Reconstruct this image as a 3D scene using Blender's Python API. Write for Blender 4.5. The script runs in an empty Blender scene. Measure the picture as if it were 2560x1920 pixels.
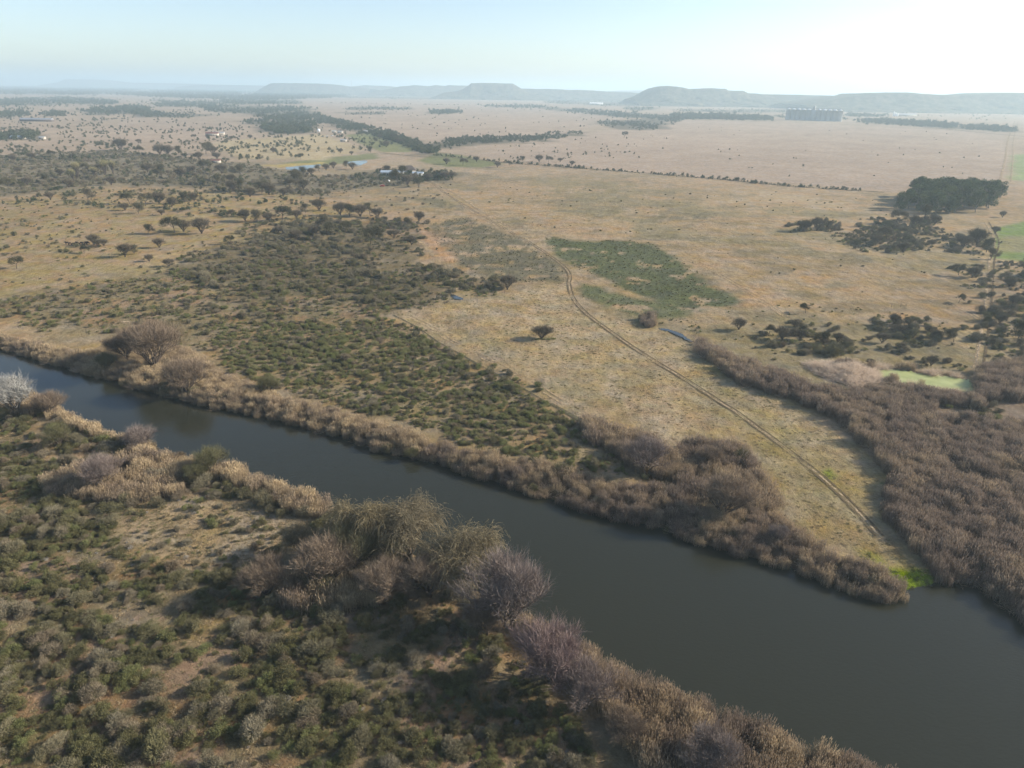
import bpy, math, random
import numpy as np
from mathutils import Vector, Matrix

# ------------------------------------------------------------------ camera, world, sun, exposure
scene = bpy.context.scene
H = 80.0                                   # drone height above the plain, metres
F_PX, W_PX, H_PX = 1775.0, 2560.0, 1920.0  # photograph: focal length and size in pixels
PITCH = math.radians(22.55)
ROLL = math.atan(36.0 / 2560.0)
SUN_EL = math.radians(25.0)
SUN_AZ = math.radians(81.0)                # clockwise from +Y (view direction): sun to the right, slightly ahead

cam = bpy.data.cameras.new("camera"); cam_ob = bpy.data.objects.new("camera", cam)
scene.collection.objects.link(cam_ob)
cam.sensor_width = 36.0; cam.lens = F_PX / W_PX * 36.0
cam.clip_start = 1.0; cam.clip_end = 120000.0
FW = np.array([0.0, math.cos(PITCH), -math.sin(PITCH)])
U0 = np.array([0.0, math.sin(PITCH), math.cos(PITCH)])
X0 = np.array([1.0, 0.0, 0.0])
RT = math.cos(ROLL) * X0 + math.sin(ROLL) * U0
UP = math.cos(ROLL) * U0 - math.sin(ROLL) * X0
cam_ob.matrix_world = Matrix(((RT[0], UP[0], -FW[0], 0), (RT[1], UP[1], -FW[1], 0), (RT[2], UP[2], -FW[2], H), (0, 0, 0, 1)))
scene.camera = cam_ob

world = bpy.data.worlds.new("World"); scene.world = world; world.use_nodes = True
wn = world.node_tree; wn.nodes.clear()
sky = wn.nodes.new("ShaderNodeTexSky"); sky.sky_type = 'NISHITA'; sky.sun_disc = False
sky.sun_elevation = SUN_EL; sky.sun_rotation = SUN_AZ
sky.air_density = 0.9; sky.dust_density = 2.6; sky.ozone_density = 0.8; sky.altitude = 1200
bg = wn.nodes.new("ShaderNodeBackground"); bg.inputs[1].default_value = 0.118
wo = wn.nodes.new("ShaderNodeOutputWorld")
wn.links.new(sky.outputs[0], bg.inputs[0]); wn.links.new(bg.outputs[0], wo.inputs[0])

sl = bpy.data.lights.new("sun", 'SUN'); sl.energy = 5.0; sl.angle = math.radians(0.5); sl.color = (1.0, 0.90, 0.76)
so = bpy.data.objects.new("sun", sl); scene.collection.objects.link(so)
sd = Vector((math.sin(SUN_AZ) * math.cos(SUN_EL), math.cos(SUN_AZ) * math.cos(SUN_EL), math.sin(SUN_EL)))
so.rotation_euler = sd.to_track_quat('Z', 'Y').to_euler(); so.location = (200, 0, 200)

scene.view_settings.view_transform = 'Standard'; scene.view_settings.look = 'None'
scene.view_settings.exposure = 0.80; scene.view_settings.gamma = 1.0
cy = scene.cycles
cy.max_bounces = 4; cy.diffuse_bounces = 2; cy.glossy_bounces = 2; cy.transmission_bounces = 2
cy.transparent_max_bounces = 6; cy.volume_bounces = 3; cy.use_denoising = True
cy.use_adaptive_sampling = True; cy.adaptive_threshold = 0.015

# ------------------------------------------------------------------ helpers: photo position -> place on the plain
K = 2560.0 / 2212.0                        # the coordinates below were read off a 2212 px wide print
def ray(x, y):
    x = np.asarray(x, float) * K; y = np.asarray(y, float) * K
    d = FW[None, :] * F_PX + (x.reshape(-1, 1) - W_PX / 2) * RT[None, :] - (y.reshape(-1, 1) - H_PX / 2) * UP[None, :]
    return d
def G(x, y, z=0.0):
    d = ray(x, y)
    dz = np.minimum(d[:, 2], -0.35)
    t = (z - H) / dz
    return d[:, :2] * t[:, None]
def g1(x, y, z=0.0):
    p = G([x], [y], z)[0]; return float(p[0]), float(p[1])
def poly(pts, z=0.0):
    a = np.array(pts, float); return G(a[:, 0], a[:, 1], z)
def metres(px, x, y):                      # size in metres of px print pixels at the ground point (x, y)
    d = ray([x], [y])[0]; gx, gy = g1(x, y)
    depth = abs(FW[1] * gy + FW[2] * (0 - H))
    return px * K * depth / F_PX
def height_at(x, y, Y0):                   # height of the ray through (x, y) where it meets the plane world-Y = Y0
    d = ray([x], [y])[0]; t = Y0 / d[1]
    return d[0] * t, H + d[2] * t

def hash2(ix, iy, s):
    n = (ix.astype(np.int64) * 374761393 + iy.astype(np.int64) * 668265263 + s * 1442695041) & 0xFFFFFFFF
    n = ((n ^ (n >> 13)) * 1274126177) & 0xFFFFFFFF
    n = (n ^ (n >> 16)) & 0xFFFFFFFF
    return n / 4294967295.0
def vn(x, y, s=0):
    x = np.asarray(x, float); y = np.asarray(y, float)
    ix = np.floor(x); iy = np.floor(y); fx = x - ix; fy = y - iy
    fx = fx * fx * (3 - 2 * fx); fy = fy * fy * (3 - 2 * fy)
    a = hash2(ix, iy, s); b = hash2(ix + 1, iy, s); c = hash2(ix, iy + 1, s); d = hash2(ix + 1, iy + 1, s)
    return (a * (1 - fx) + b * fx) * (1 - fy) + (c * (1 - fx) + d * fx) * fy
def fbm(x, y, s=0, o=4):
    v = 0; a = 0.5; t = 0
    for k in range(o):
        v = v + a * vn(x * 2 ** k + 17.3 * k, y * 2 ** k - 9.1 * k, s + k); t += a; a *= 0.5
    return v / t
def inside(px, py, P):
    r = np.zeros(px.shape, bool); n = len(P); j = n - 1
    for i in range(n):
        xi, yi = P[i]; xj, yj = P[j]
        c = ((yi > py) != (yj > py)) & (px < (xj - xi) * (py - yi) / (yj - yi + 1e-12) + xi)
        r ^= c; j = i
    return r
def seg_dist(px, py, P, closed=True):
    d = np.full(px.shape, 1e18); n = len(P)
    for i in range(n if closed else n - 1):
        ax, ay = P[i]; bx, by = P[(i + 1) % n]
        dx, dy = bx - ax, by - ay; L = dx * dx + dy * dy + 1e-12
        t = np.clip(((px - ax) * dx + (py - ay) * dy) / L, 0, 1)
        d = np.minimum(d, (px - ax - t * dx) ** 2 + (py - ay - t * dy) ** 2)
    return np.sqrt(d)
def sdist(px, py, P):                      # negative inside
    d = seg_dist(px, py, P); return np.where(inside(px, py, P), -d, d)
def smooth(e0, e1, v):   # soft step
    t = np.clip((v - e0) / (e1 - e0), 0, 1); return t * t * (3 - 2 * t)
def band(line, wl, wr=None):               # world polygon around a world polyline
    wr = wl if wr is None else wr
    L = np.array(line); d = np.gradient(L, axis=0); n = np.stack([-d[:, 1], d[:, 0]], 1); n /= np.linalg.norm(n, axis=1)[:, None] + 1e-9
    return np.concatenate([L + n * wl, (L - n * wr)[::-1]])

# ------------------------------------------------------------------ outlines read off the photograph
WZ = -1.2                                  # river level
far_edge = [(-900, 520), (-500, 628), (-200, 702), (0, 757), (100, 785), (200, 815), (250, 828), (330, 850), (400, 868), (440, 882), (520, 895), (600, 914), (700, 936), (760, 955),
            (800, 975), (860, 985), (930, 1000), (1000, 1026), (1080, 1052), (1160, 1078), (1250, 1105), (1350, 1132), (1450, 1153), (1480, 1172), (1600, 1208),
            (1700, 1233), (1800, 1272), (1870, 1294), (1930, 1304), (1962, 1303), (1975, 1285), (1995, 1279), (2020, 1276), (2040, 1266), (2080, 1260), (2120, 1268),
            (2142, 1292), (2180, 1322), (2212, 1347), (2320, 1400), (2600, 1480), (3300, 1640)]
near_edge = [(-900, 590), (-500, 690), (-200, 775), (0, 832), (60, 850), (110, 880), (180, 918), (270, 948), (350, 982), (430, 1003), (520, 1020), (600, 1050), (700, 1085),
             (760, 1125), (850, 1170), (930, 1200), (1000, 1240), (1090, 1300), (1190, 1355), (1250, 1395), (1330, 1450), (1420, 1492), (1520, 1535), (1630, 1578),
             (1750, 1618), (1850, 1660), (1950, 1700), (2200, 1790), (2900, 2020)]
RIVER = np.concatenate([poly(far_edge, WZ), poly(near_edge, WZ)[::-1]])
FARB = poly(far_edge, WZ); NEARB = poly(near_edge, WZ)

P_field = poly([(850, 682), (1080, 640), (1225, 600), (1260, 670), (1420, 712), (1500, 755), (1560, 815), (1700, 870), (1850, 965), (1925, 1060), (1915, 1125), (2045, 1268),
                (1960, 1290), (1780, 1190), (1600, 1100), (1560, 1000), (1440, 960), (1250, 905), (1100, 820), (950, 740)])
P_green1 = poly([(1186, 510), (1244, 521), (1334, 520), (1397, 524), (1436, 545), (1479, 569), (1518, 600), (1541, 616), (1580, 639), (1612, 655), (1569, 662), (1518, 670), (1459, 674), (1400, 645), (1303, 600), (1244, 577), (1205, 553), (1180, 526)])
P_green2 = poly([(1240, 604), (1283, 616), (1322, 631), (1381, 647), (1459, 664), (1494, 686), (1440, 692), (1380, 686), (1330, 668), (1260, 640)])
P_grey3 = poly([(930, 480), (1010, 470), (1060, 488), (1130, 520), (1190, 560), (1222, 588), (1215, 612), (1100, 608), (1050, 600), (1000, 575), (960, 540), (930, 500)])
P_crop = poly([(2155, 492), (2212, 478), (2400, 462), (2400, 600), (2200, 562), (2146, 556)])
P_crop2 = poly([(2190, 335), (2300, 325), (2300, 395), (2180, 388)])
P_farm1 = poly([(745, 291), (814, 286), (909, 321), (888, 329), (825, 329), (790, 316)])
P_farm2 = poly([(902, 347), (944, 330), (990, 334), (1089, 354), (1043, 362), (958, 360)])
P_farm3 = poly([(690, 342), (815, 330), (817, 342), (700, 358), (600, 353)])
P_far = poly([(1020, 335), (1200, 300), (1450, 258), (2140, 284), (2172, 300), (2165, 390), (1930, 414), (1560, 386), (1230, 360)])
P_far2 = poly([(640, 215), (1010, 222), (1390, 245), (1300, 270), (1180, 296), (960, 306), (860, 288), (760, 262), (690, 245)])
P_tip = poly([(1850, 1190), (1880, 1195), (1905, 1215), (1880, 1222), (1855, 1205)])
P_tip2 = poly([(1925, 1232), (1975, 1222), (2020, 1232), (2044, 1262), (2010, 1279), (1960, 1280), (1930, 1255)])
P_tip3 = poly([(1770, 1020), (1795, 1012), (1810, 1030), (1790, 1040)])

Z_near = poly([(-400, 800), (60, 880), (95, 1085), (330, 1080), (440, 1060), (600, 1085), (650, 1140), (560, 1225), (620, 1310), (1020, 1300), (1120, 1440), (1210, 1520), (1260, 1640), (1300, 1800), (900, 2100), (-600, 2100)])
Z_open = poly([(300, 1085), (440, 1065), (620, 1100), (640, 1150), (540, 1230), (420, 1240), (280, 1200), (240, 1120)])
Z_mid = poly([(-300, 640), (0, 652), (200, 610), (350, 590), (500, 560), (640, 560), (930, 600), (960, 650), (850, 690), (950, 745), (1090, 820), (1230, 900), (1270, 960), (1290, 1010),
              (1180, 1010), (1000, 960), (840, 905), (700, 870), (500, 810), (440, 760), (300, 718), (0, 700), (-300, 660)])
Z_midlow = poly([(440, 700), (850, 690), (950, 745), (1090, 820), (1230, 900), (1290, 960), (1400, 1035), (1200, 1010), (1000, 960), (840, 905), (700, 870), (500, 810)])
Z_dark = poly([(350, 580), (430, 540), (500, 520), (560, 470), (740, 478), (900, 478), (915, 520), (900, 560), (930, 580), (1085, 620), (1060, 640), (960, 610), (935, 640), (850, 665), (700, 640), (560, 650), (460, 620)])
Z_wood = poly([(-200, 330), (0, 335), (250, 325), (520, 352), (620, 372), (700, 382), (850, 372), (985, 375), (975, 392), (840, 402), (650, 425), (560, 418), (430, 410), (250, 395), (0, 425), (-200, 430)])
Z_plain = poly([(-300, 430), (0, 430), (300, 405), (650, 425), (800, 450), (560, 500), (350, 570), (0, 645), (-300, 640)])
R_near = poly([(60, 850), (110, 870), (180, 912), (270, 942), (340, 975), (430, 998), (520, 1015), (600, 1046), (700, 1080), (748, 1118), (700, 1125), (640, 1110), (560, 1066), (480, 1040), (400, 1035),
               (390, 1068), (230, 1088), (100, 1078), (90, 1050), (180, 1022), (280, 985), (300, 962), (200, 945), (120, 905), (40, 900), (-200, 870), (-200, 800), (0, 832)])
R_will = poly([(600, 1262), (700, 1240), (780, 1262), (820, 1300), (740, 1325), (610, 1312)])
R_low = poly([(1250, 1385), (1330, 1445), (1420, 1488), (1520, 1530), (1640, 1575), (1760, 1615), (1860, 1655), (2050, 1730), (1900, 1860), (1640, 1790), (1400, 1680), (1330, 1580), (1270, 1500), (1225, 1440)])
R_farb = poly([(-300, 700), (0, 757), (100, 785), (200, 815), (250, 828), (330, 850), (400, 868), (440, 880), (520, 895), (600, 914), (700, 936), (760, 955), (800, 975), (860, 985), (930, 1000), (1000, 1026),
               (1080, 1052), (1160, 1078), (1250, 1105), (1350, 1132), (1450, 1153), (1480, 1172), (1600, 1208), (1700, 1233), (1800, 1272), (1870, 1294), (1930, 1304), (1970, 1300), (1965, 1268),
               (1900, 1245), (1800, 1212), (1710, 1150), (1630, 1085), (1500, 1062), (1400, 1065), (1300, 1040), (1200, 1015), (1100, 1000), (1000, 980), (940, 966), (840, 925), (720, 893), (600, 860),
               (480, 815), (420, 765), (300, 735), (240, 755), (180, 770), (100, 755), (0, 728), (-300, 670)])
R_strip = poly([(1248, 905), (1300, 925), (1400, 955), (1450, 985), (1465, 1042), (1395, 1030), (1330, 985), (1270, 950)])
R_strip2 = poly([(1470, 965), (1580, 962), (1620, 1000), (1660, 1060), (1700, 1120), (1600, 1110), (1480, 1070), (1450, 1040)])
R_bed = poly([(1505, 738), (1560, 765), (1640, 795), (1740, 835), (1830, 855), (1890, 838), (1990, 850), (2060, 858), (2125, 862), (2110, 885), (2020, 872), (2010, 890), (2050, 930), (2120, 950), (2212, 965),
              (2500, 1000), (2700, 1420), (2400, 1425), (2212, 1345), (2142, 1290), (2120, 1266), (2045, 1256), (1965, 1180), (1915, 1120), (1908, 1065), (1930, 1030), (1880, 980), (1800, 905), (1700, 862),
              (1600, 832), (1560, 800), (1500, 755)])
R_bed2 = poly([(2115, 800), (2300, 775), (2400, 860), (2130, 868), (2110, 840)])
R_pale = poly([(1735, 785), (1830, 783), (1888, 798), (1898, 830), (1850, 838), (1780, 815)])
P_alg = [(1895, 799), (1925, 797), (1950, 801), (1978, 804), (2000, 810), (2040, 813), (2075, 818), (2100, 822), (2108, 838), (2112, 848), (2085, 848), (2060, 843), (2025, 840), (1990, 835), (1965, 826), (1950, 829), (1925, 820), (1905, 824)]
P_pond1 = [(616, 362), (640, 359), (668, 357), (692, 355), (690, 360), (672, 364), (660, 368), (648, 370), (640, 375), (630, 374), (632, 368), (618, 366)]
P_pond2 = [(742, 352), (762, 348), (792, 346), (794, 350), (780, 357), (762, 358)]
P_creek = [(1422, 711), (1434, 710.5), (1447, 713), (1458, 716.5), (1470, 721), (1484, 729), (1496, 740), (1488, 738), (1478, 734), (1466, 727), (1455, 722), (1444, 717), (1432, 714.5)]
P_pud = [(972, 635), (985, 639), (995, 643), (1002, 647), (996, 649), (984, 647), (975, 642)]

MOUND = poly([(1745, 788), (1830, 786), (1880, 800), (1888, 826), (1850, 834), (1785, 812)])
def hz(x, y):                              # ground height
    x = np.asarray(x, float); y = np.asarray(y, float)
    d = sdist(x, y, RIVER)
    r = np.sqrt(x * x + y * y)
    und = (fbm(x / 14, y / 14, 5, 3) - 0.5) * 0.9 * (1 - smooth(350, 900, r)) * smooth(2, 14, d)
    z = np.where(d > 0, -1.5 + 1.5 * smooth(0, 5, d), -1.5 - 1.3 * smooth(0, 4, -d))
    mnd = 1.3 * smooth(2, -7, sdist(x, y, MOUND)) * (0.4 + 1.2 * fbm(x / 4, y / 4, 77, 3))
    return z + und + mnd

# ------------------------------------------------------------------ materials
def newmat(name):
    m = bpy.data.materials.new(name); m.use_nodes = True; m.node_tree.nodes.clear()
    return m, m.node_tree.nodes, m.node_tree.links
def out(m, N, L, sh):
    o = N.new("ShaderNodeOutputMaterial"); L.new(sh, o.inputs[0])
def mathn(N, L, op, a, b=None):
    n = N.new("ShaderNodeMath"); n.operation = op
    for i, v in enumerate((a, b)):
        if v is None: continue
        if isinstance(v, (int, float)): n.inputs[i].default_value = v
        else: L.new(v, n.inputs[i])
    return n.outputs[0]
def plant_mat(name, cols, rough=0.85, transl=0.0, tint=False, vr=(0.6, 1.4)):
    """colour ramp picked per plant, varied per leaf with the 'v' value"""
    m, N, L = newmat(name)
    ra = N.new("ShaderNodeValToRGB"); ra.color_ramp.interpolation = 'LINEAR'
    e = ra.color_ramp.elements
    for i, c in enumerate(cols):
        p = i / max(1, len(cols) - 1)
        el = e[i] if i < 2 and len(cols) >= 2 else e.new(p)
        el.position = p; el.color = (*c, 1)
    if tint:
        at = N.new("ShaderNodeAttribute"); at.attribute_type = 'INSTANCER'; at.attribute_name = "tint"
        oi = N.new("ShaderNodeObjectInfo")
        fac = mathn(N, L, 'ADD', at.outputs['Fac'], mathn(N, L, 'MULTIPLY', mathn(N, L, 'SUBTRACT', oi.outputs['Random'], 0.5), 0.35))
    else:
        oi = N.new("ShaderNodeObjectInfo"); fac = oi.outputs['Random']
    L.new(fac, ra.inputs[0])
    av = N.new("ShaderNodeAttribute"); av.attribute_name = "v"
    mr = N.new("ShaderNodeMapRange"); mr.inputs[3].default_value = vr[0]; mr.inputs[4].default_value = vr[1]
    L.new(av.outputs['Fac'], mr.inputs[0])
    mx = N.new("ShaderNodeVectorMath"); mx.operation = 'SCALE'
    L.new(ra.outputs[0], mx.inputs[0]); L.new(mr.outputs[0], mx.inputs['Scale'])
    b = N.new("ShaderNodeBsdfDiffuse"); L.new(mx.outputs[0], b.inputs[0])
    sh = b.outputs[0]
    if transl:
        t = N.new("ShaderNodeBsdfTranslucent"); L.new(mx.outputs[0], t.inputs[0])
        ms = N.new("ShaderNodeMixShader"); ms.inputs[0].default_value = transl
        L.new(sh, ms.inputs[1]); L.new(t.outputs[0], ms.inputs[2]); sh = ms.outputs[0]
    out(m, N, L, sh); return m
def flat_mat(name, col, rough=0.7, var=0.25, scale=1.0, metal=0.0):
    m, N, L = newmat(name)
    tc = N.new("ShaderNodeTexCoord"); no = N.new("ShaderNodeTexNoise"); no.inputs['Scale'].default_value = scale; no.inputs['Detail'].default_value = 4
    L.new(tc.outputs['Object'], no.inputs['Vector'])
    mr = N.new("ShaderNodeMapRange"); mr.inputs[3].default_value = 1 - var; mr.inputs[4].default_value = 1 + var
    L.new(no.outputs[0], mr.inputs[0])
    mx = N.new("ShaderNodeVectorMath"); mx.operation = 'SCALE'; mx.inputs[0].default_value = col
    L.new(mr.outputs[0], mx.inputs['Scale'])
    b = N.new("ShaderNodeBsdfPrincipled"); b.inputs['Roughness'].default_value = rough; b.inputs['Metallic'].default_value = metal
    L.new(mx.outputs[0], b.inputs['Base Color']); out(m, N, L, b.outputs[0]); return m

M = {}
M['green'] = plant_mat("green_leaf", [(0.130, 0.122, 0.064), (0.180, 0.168, 0.084), (0.190, 0.205, 0.084), (0.270, 0.248, 0.135)], transl=0.30, tint=True)
M['greyshrub'] = plant_mat("grey_twig", [(0.135, 0.128, 0.066), (0.180, 0.162, 0.098), (0.215, 0.190, 0.132), (0.200, 0.160, 0.110)], tint=True)
M['reed'] = plant_mat("reed_stem", [(0.44, 0.345, 0.215), (0.34, 0.265, 0.175), (0.255, 0.200, 0.150), (0.215, 0.168, 0.132)], transl=0.25, tint=True)
M['palereed'] = plant_mat('pale_fallen_reed', [(0.72, 0.60, 0.48), (0.56, 0.45, 0.34), (0.36, 0.28, 0.20)], transl=0.4, tint=True, vr=(0.8, 1.3))
M['deadtwig'] = plant_mat('pale_dead_twig', [(0.34, 0.31, 0.27), (0.42, 0.40, 0.36)], vr=(0.5, 1.3))
M['vase'] = plant_mat('dark_thorn_twig', [(0.105, 0.090, 0.062), (0.135, 0.112, 0.080), (0.165, 0.140, 0.105)])
M['grass'] = plant_mat("dry_grass", [(0.38, 0.295, 0.180), (0.31, 0.245, 0.145), (0.215, 0.190, 0.100), (0.13, 0.17, 0.045)], transl=0.2, tint=True)
M['thorn'] = plant_mat("thorn_crown", [(0.075, 0.070, 0.042), (0.105, 0.096, 0.055), (0.140, 0.118, 0.080)], transl=0.1)
M['darkleaf'] = plant_mat("gum_leaf", [(0.060, 0.080, 0.034), (0.085, 0.105, 0.042), (0.110, 0.122, 0.052)], transl=0.1)
M['farleaf'] = plant_mat("distant_leaf", [(0.045, 0.058, 0.030), (0.070, 0.080, 0.038), (0.090, 0.085, 0.050)])
M['willow'] = plant_mat("willow_leaf", [(0.200, 0.170, 0.112), (0.230, 0.192, 0.115)], transl=0.3, vr=(0.55, 1.4))
M['pink'] = plant_mat("pink_twig", [(0.235, 0.190, 0.168), (0.215, 0.178, 0.155), (0.245, 0.180, 0.165)])
M['brown'] = plant_mat("brown_twig", [(0.205, 0.158, 0.115), (0.245, 0.190, 0.138)])
M['white'] = plant_mat("silver_twig", [(0.33, 0.32, 0.295), (0.36, 0.35, 0.32)])
M['poplar'] = plant_mat("pale_poplar_twig", [(0.26, 0.24, 0.12), (0.30, 0.26, 0.15)])
M['bark'] = flat_mat("bark", (0.085, 0.065, 0.050), 0.9, 0.4, 3.0)
M['palebark'] = flat_mat("pale_bark", (0.20, 0.17, 0.14), 0.9, 0.4, 3.0)

# ground
gm, N, L = newmat("ground_soil_and_grass")
gc = N.new("ShaderNodeAttribute"); gc.attribute_name = "col"
gr = N.new("ShaderNodeAttribute"); gr.attribute_name = "rough_cover"
geo = N.new("ShaderNodeNewGeometry")
def noise(scale, det=4, rough=0.6, stretch=None):
    n = N.new("ShaderNodeTexNoise"); n.inputs['Scale'].default_value = scale; n.inputs['Detail'].default_value = det; n.inputs['Roughness'].default_value = rough
    if stretch:
        mp = N.new("ShaderNodeMapping"); mp.inputs['Rotation'].default_value = (0, 0, stretch[1]); mp.inputs['Scale'].default_value = (1, stretch[0], 1)
        L.new(geo.outputs['Position'], mp.inputs[0]); L.new(mp.outputs[0], n.inputs['Vector'])
    else: L.new(geo.outputs['Position'], n.inputs['Vector'])
    return n.outputs[0]
n1 = noise(1.3, 6, 0.7); n2 = noise(0.16, 5, 0.65); n3 = noise(0.012, 5, 0.6); n4 = noise(0.45, 4, 0.6, (0.35, 0.5))
a = mathn(N, L, 'MULTIPLY', mathn(N, L, 'SUBTRACT', n1, 0.5), 0.95)
b_ = mathn(N, L, 'MULTIPLY', mathn(N, L, 'SUBTRACT', n2, 0.5), 0.9)
c_ = mathn(N, L, 'MULTIPLY', mathn(N, L, 'SUBTRACT', n3, 0.5), 0.45)
d_ = mathn(N, L, 'MULTIPLY', mathn(N, L, 'SUBTRACT', n4, 0.5), 1.0)
tot = mathn(N, L, 'ADD', mathn(N, L, 'ADD', a, b_), mathn(N, L, 'ADD', c_, d_))
mul = mathn(N, L, 'ADD', tot, 1.0)
sc_ = N.new("ShaderNodeVectorMath"); sc_.operation = 'SCALE'; L.new(gc.outputs['Color'], sc_.inputs[0]); L.new(mul, sc_.inputs['Scale'])
# dry ochre and grey straw flecks
hs = N.new("ShaderNodeHueSaturation"); L.new(sc_.outputs[0], hs.inputs['Color'])
n5 = noise(0.35, 4, 0.6)
mrh = N.new("ShaderNodeMapRange"); mrh.inputs[1].default_value = 0.3; mrh.inputs[2].default_value = 0.7; mrh.inputs[3].default_value = 0.490; mrh.inputs[4].default_value = 0.508
L.new(n5, mrh.inputs[0]); L.new(mrh.outputs[0], hs.inputs['Hue'])
n6 = noise(0.09, 4, 0.6)
mrs = N.new("ShaderNodeMapRange"); mrs.inputs[1].default_value = 0.3; mrs.inputs[2].default_value = 0.7; mrs.inputs[3].default_value = 0.75; mrs.inputs[4].default_value = 1.25
L.new(n6, mrs.inputs[0]); L.new(mrs.outputs[0], hs.inputs['Saturation'])
bs = N.new("ShaderNodeBsdfDiffuse"); L.new(hs.outputs[0], bs.inputs[0])
bp = N.new("ShaderNodeBump"); bp.inputs['Strength'].default_value = 0.75; bp.inputs['Distance'].default_value = 0.5
nb = noise(2.2, 6, 0.75); nb2 = noise(0.3, 4, 0.6)
hh = mathn(N, L, 'MULTIPLY', mathn(N, L, 'ADD', nb, mathn(N, L, 'MULTIPLY', nb2, 2.2)), gr.outputs['Fac'])
L.new(hh, bp.inputs['Height']); L.new(bp.outputs[0], bs.inputs['Normal'])
out(gm, N, L, bs.outputs[0])

def water_mat(name, col, rough, wave, spec=0.5, scale=1.4):
    m, N, L = newmat(name)
    b = N.new("ShaderNodeBsdfPrincipled"); b.inputs['Base Color'].default_value = (*col, 1); b.inputs['Roughness'].default_value = rough
    b.inputs['IOR'].default_value = 1.33; b.inputs['Specular IOR Level'].default_value = spec
    g = N.new("ShaderNodeNewGeometry"); n = N.new("ShaderNodeTexNoise"); n.inputs['Scale'].default_value = scale; n.inputs['Detail'].default_value = 5
    mp = N.new("ShaderNodeMapping"); mp.inputs['Scale'].default_value = (1.0, 1.8, 1); mp.inputs['Rotation'].default_value = (0, 0, 0.3)
    L.new(g.outputs['Position'], mp.inputs[0]); L.new(mp.outputs[0], n.inputs['Vector'])
    n2_ = N.new('ShaderNodeTexNoise'); n2_.inputs['Scale'].default_value = 0.03; n2_.inputs['Detail'].default_value = 4; L.new(mp.outputs[0], n2_.inputs['Vector'])
    mr_ = N.new('ShaderNodeMapRange'); mr_.inputs[1].default_value = 0.35; mr_.inputs[2].default_value = 0.65; mr_.inputs[3].default_value = rough * 0.6; mr_.inputs[4].default_value = rough * 2.2; L.new(n2_.outputs[0], mr_.inputs[0]); L.new(mr_.outputs[0], b.inputs['Roughness'])
    bu = N.new("ShaderNodeBump"); bu.inputs['Strength'].default_value = wave; bu.inputs['Distance'].default_value = 0.05
    L.new(n.outputs[0], bu.inputs['Height']); L.new(bu.outputs[0], b.inputs['Normal']); out(m, N, L, b.outputs[0]); return m
M['water'] = water_mat("river_water", (0.024, 0.025, 0.016), 0.07, 0.6, 0.42)
M['pond'] = water_mat("pond_water", (0.03, 0.035, 0.035), 0.1, 0.15)
am, N, L = newmat("algae_film")
b = N.new("ShaderNodeBsdfPrincipled"); b.inputs['Roughness'].default_value = 0.6
g = N.new("ShaderNodeNewGeometry"); n = N.new("ShaderNodeTexNoise"); n.inputs['Scale'].default_value = 0.3; n.inputs['Detail'].default_value = 6
L.new(g.outputs['Position'], n.inputs['Vector'])
r = N.new("ShaderNodeValToRGB"); r.color_ramp.elements[0].position = 0.35; r.color_ramp.elements[0].color = (0.25, 0.275, 0.09, 1); r.color_ramp.elements[1].position = 0.65; r.color_ramp.elements[1].color = (0.33, 0.355, 0.13, 1)
L.new(n.outputs[0], r.inputs[0]); L.new(r.outputs[0], b.inputs['Base Color']); out(am, N, L, b.outputs[0]); M['algae'] = am

# ------------------------------------------------------------------ object helpers
C = scene.collection
def setp(o, label=None, cat=None, group=None, kind=None):
    if label: o['label'] = label
    if cat: o['category'] = cat
    if group: o['group'] = group
    if kind: o['kind'] = kind
    return o
def mesh_np(name, V, Fq, mat, attrs=None, smooth_=False):
    me = bpy.data.meshes.new(name)
    V = np.asarray(V, np.float32); nf = len(Fq)
    if isinstance(Fq, np.ndarray):
        k = Fq.shape[1]
        me.vertices.add(len(V)); me.vertices.foreach_set("co", V.ravel())
        me.loops.add(nf * k); me.loops.foreach_set("vertex_index", Fq.astype(np.int32).ravel())
        me.polygons.add(nf); me.polygons.foreach_set("loop_start", np.arange(0, nf * k, k, dtype=np.int32))
        me.update(calc_edges=True)
    else:
        me.from_pydata([tuple(map(float, p)) for p in V], [], Fq); me.update()
    if mat: me.materials.append(mat)
    for an, arr in (attrs or {}).items():
        if arr.ndim == 1:
            at = me.attributes.new(an, 'FLOAT', 'POINT'); at.data.foreach_set("value", arr.astype(np.float32))
        else:
            at = me.attributes.new(an, 'FLOAT_COLOR', 'POINT'); c4 = np.ones((len(V), 4), np.float32); c4[:, :3] = arr; at.data.foreach_set("color", c4.ravel())
    if smooth_: me.polygons.foreach_set("use_smooth", np.ones(len(me.polygons), bool))
    return me
def ob(name, me, parent=None, loc=(0, 0, 0), rz=0, s=1.0, link=True):
    o = bpy.data.objects.new(name, me)
    if link: C.objects.link(o)
    o.location = loc; o.rotation_euler = (0, 0, rz)
    o.scale = (s, s, s) if isinstance(s, (int, float)) else s
    if parent: o.parent = parent
    return o

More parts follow.
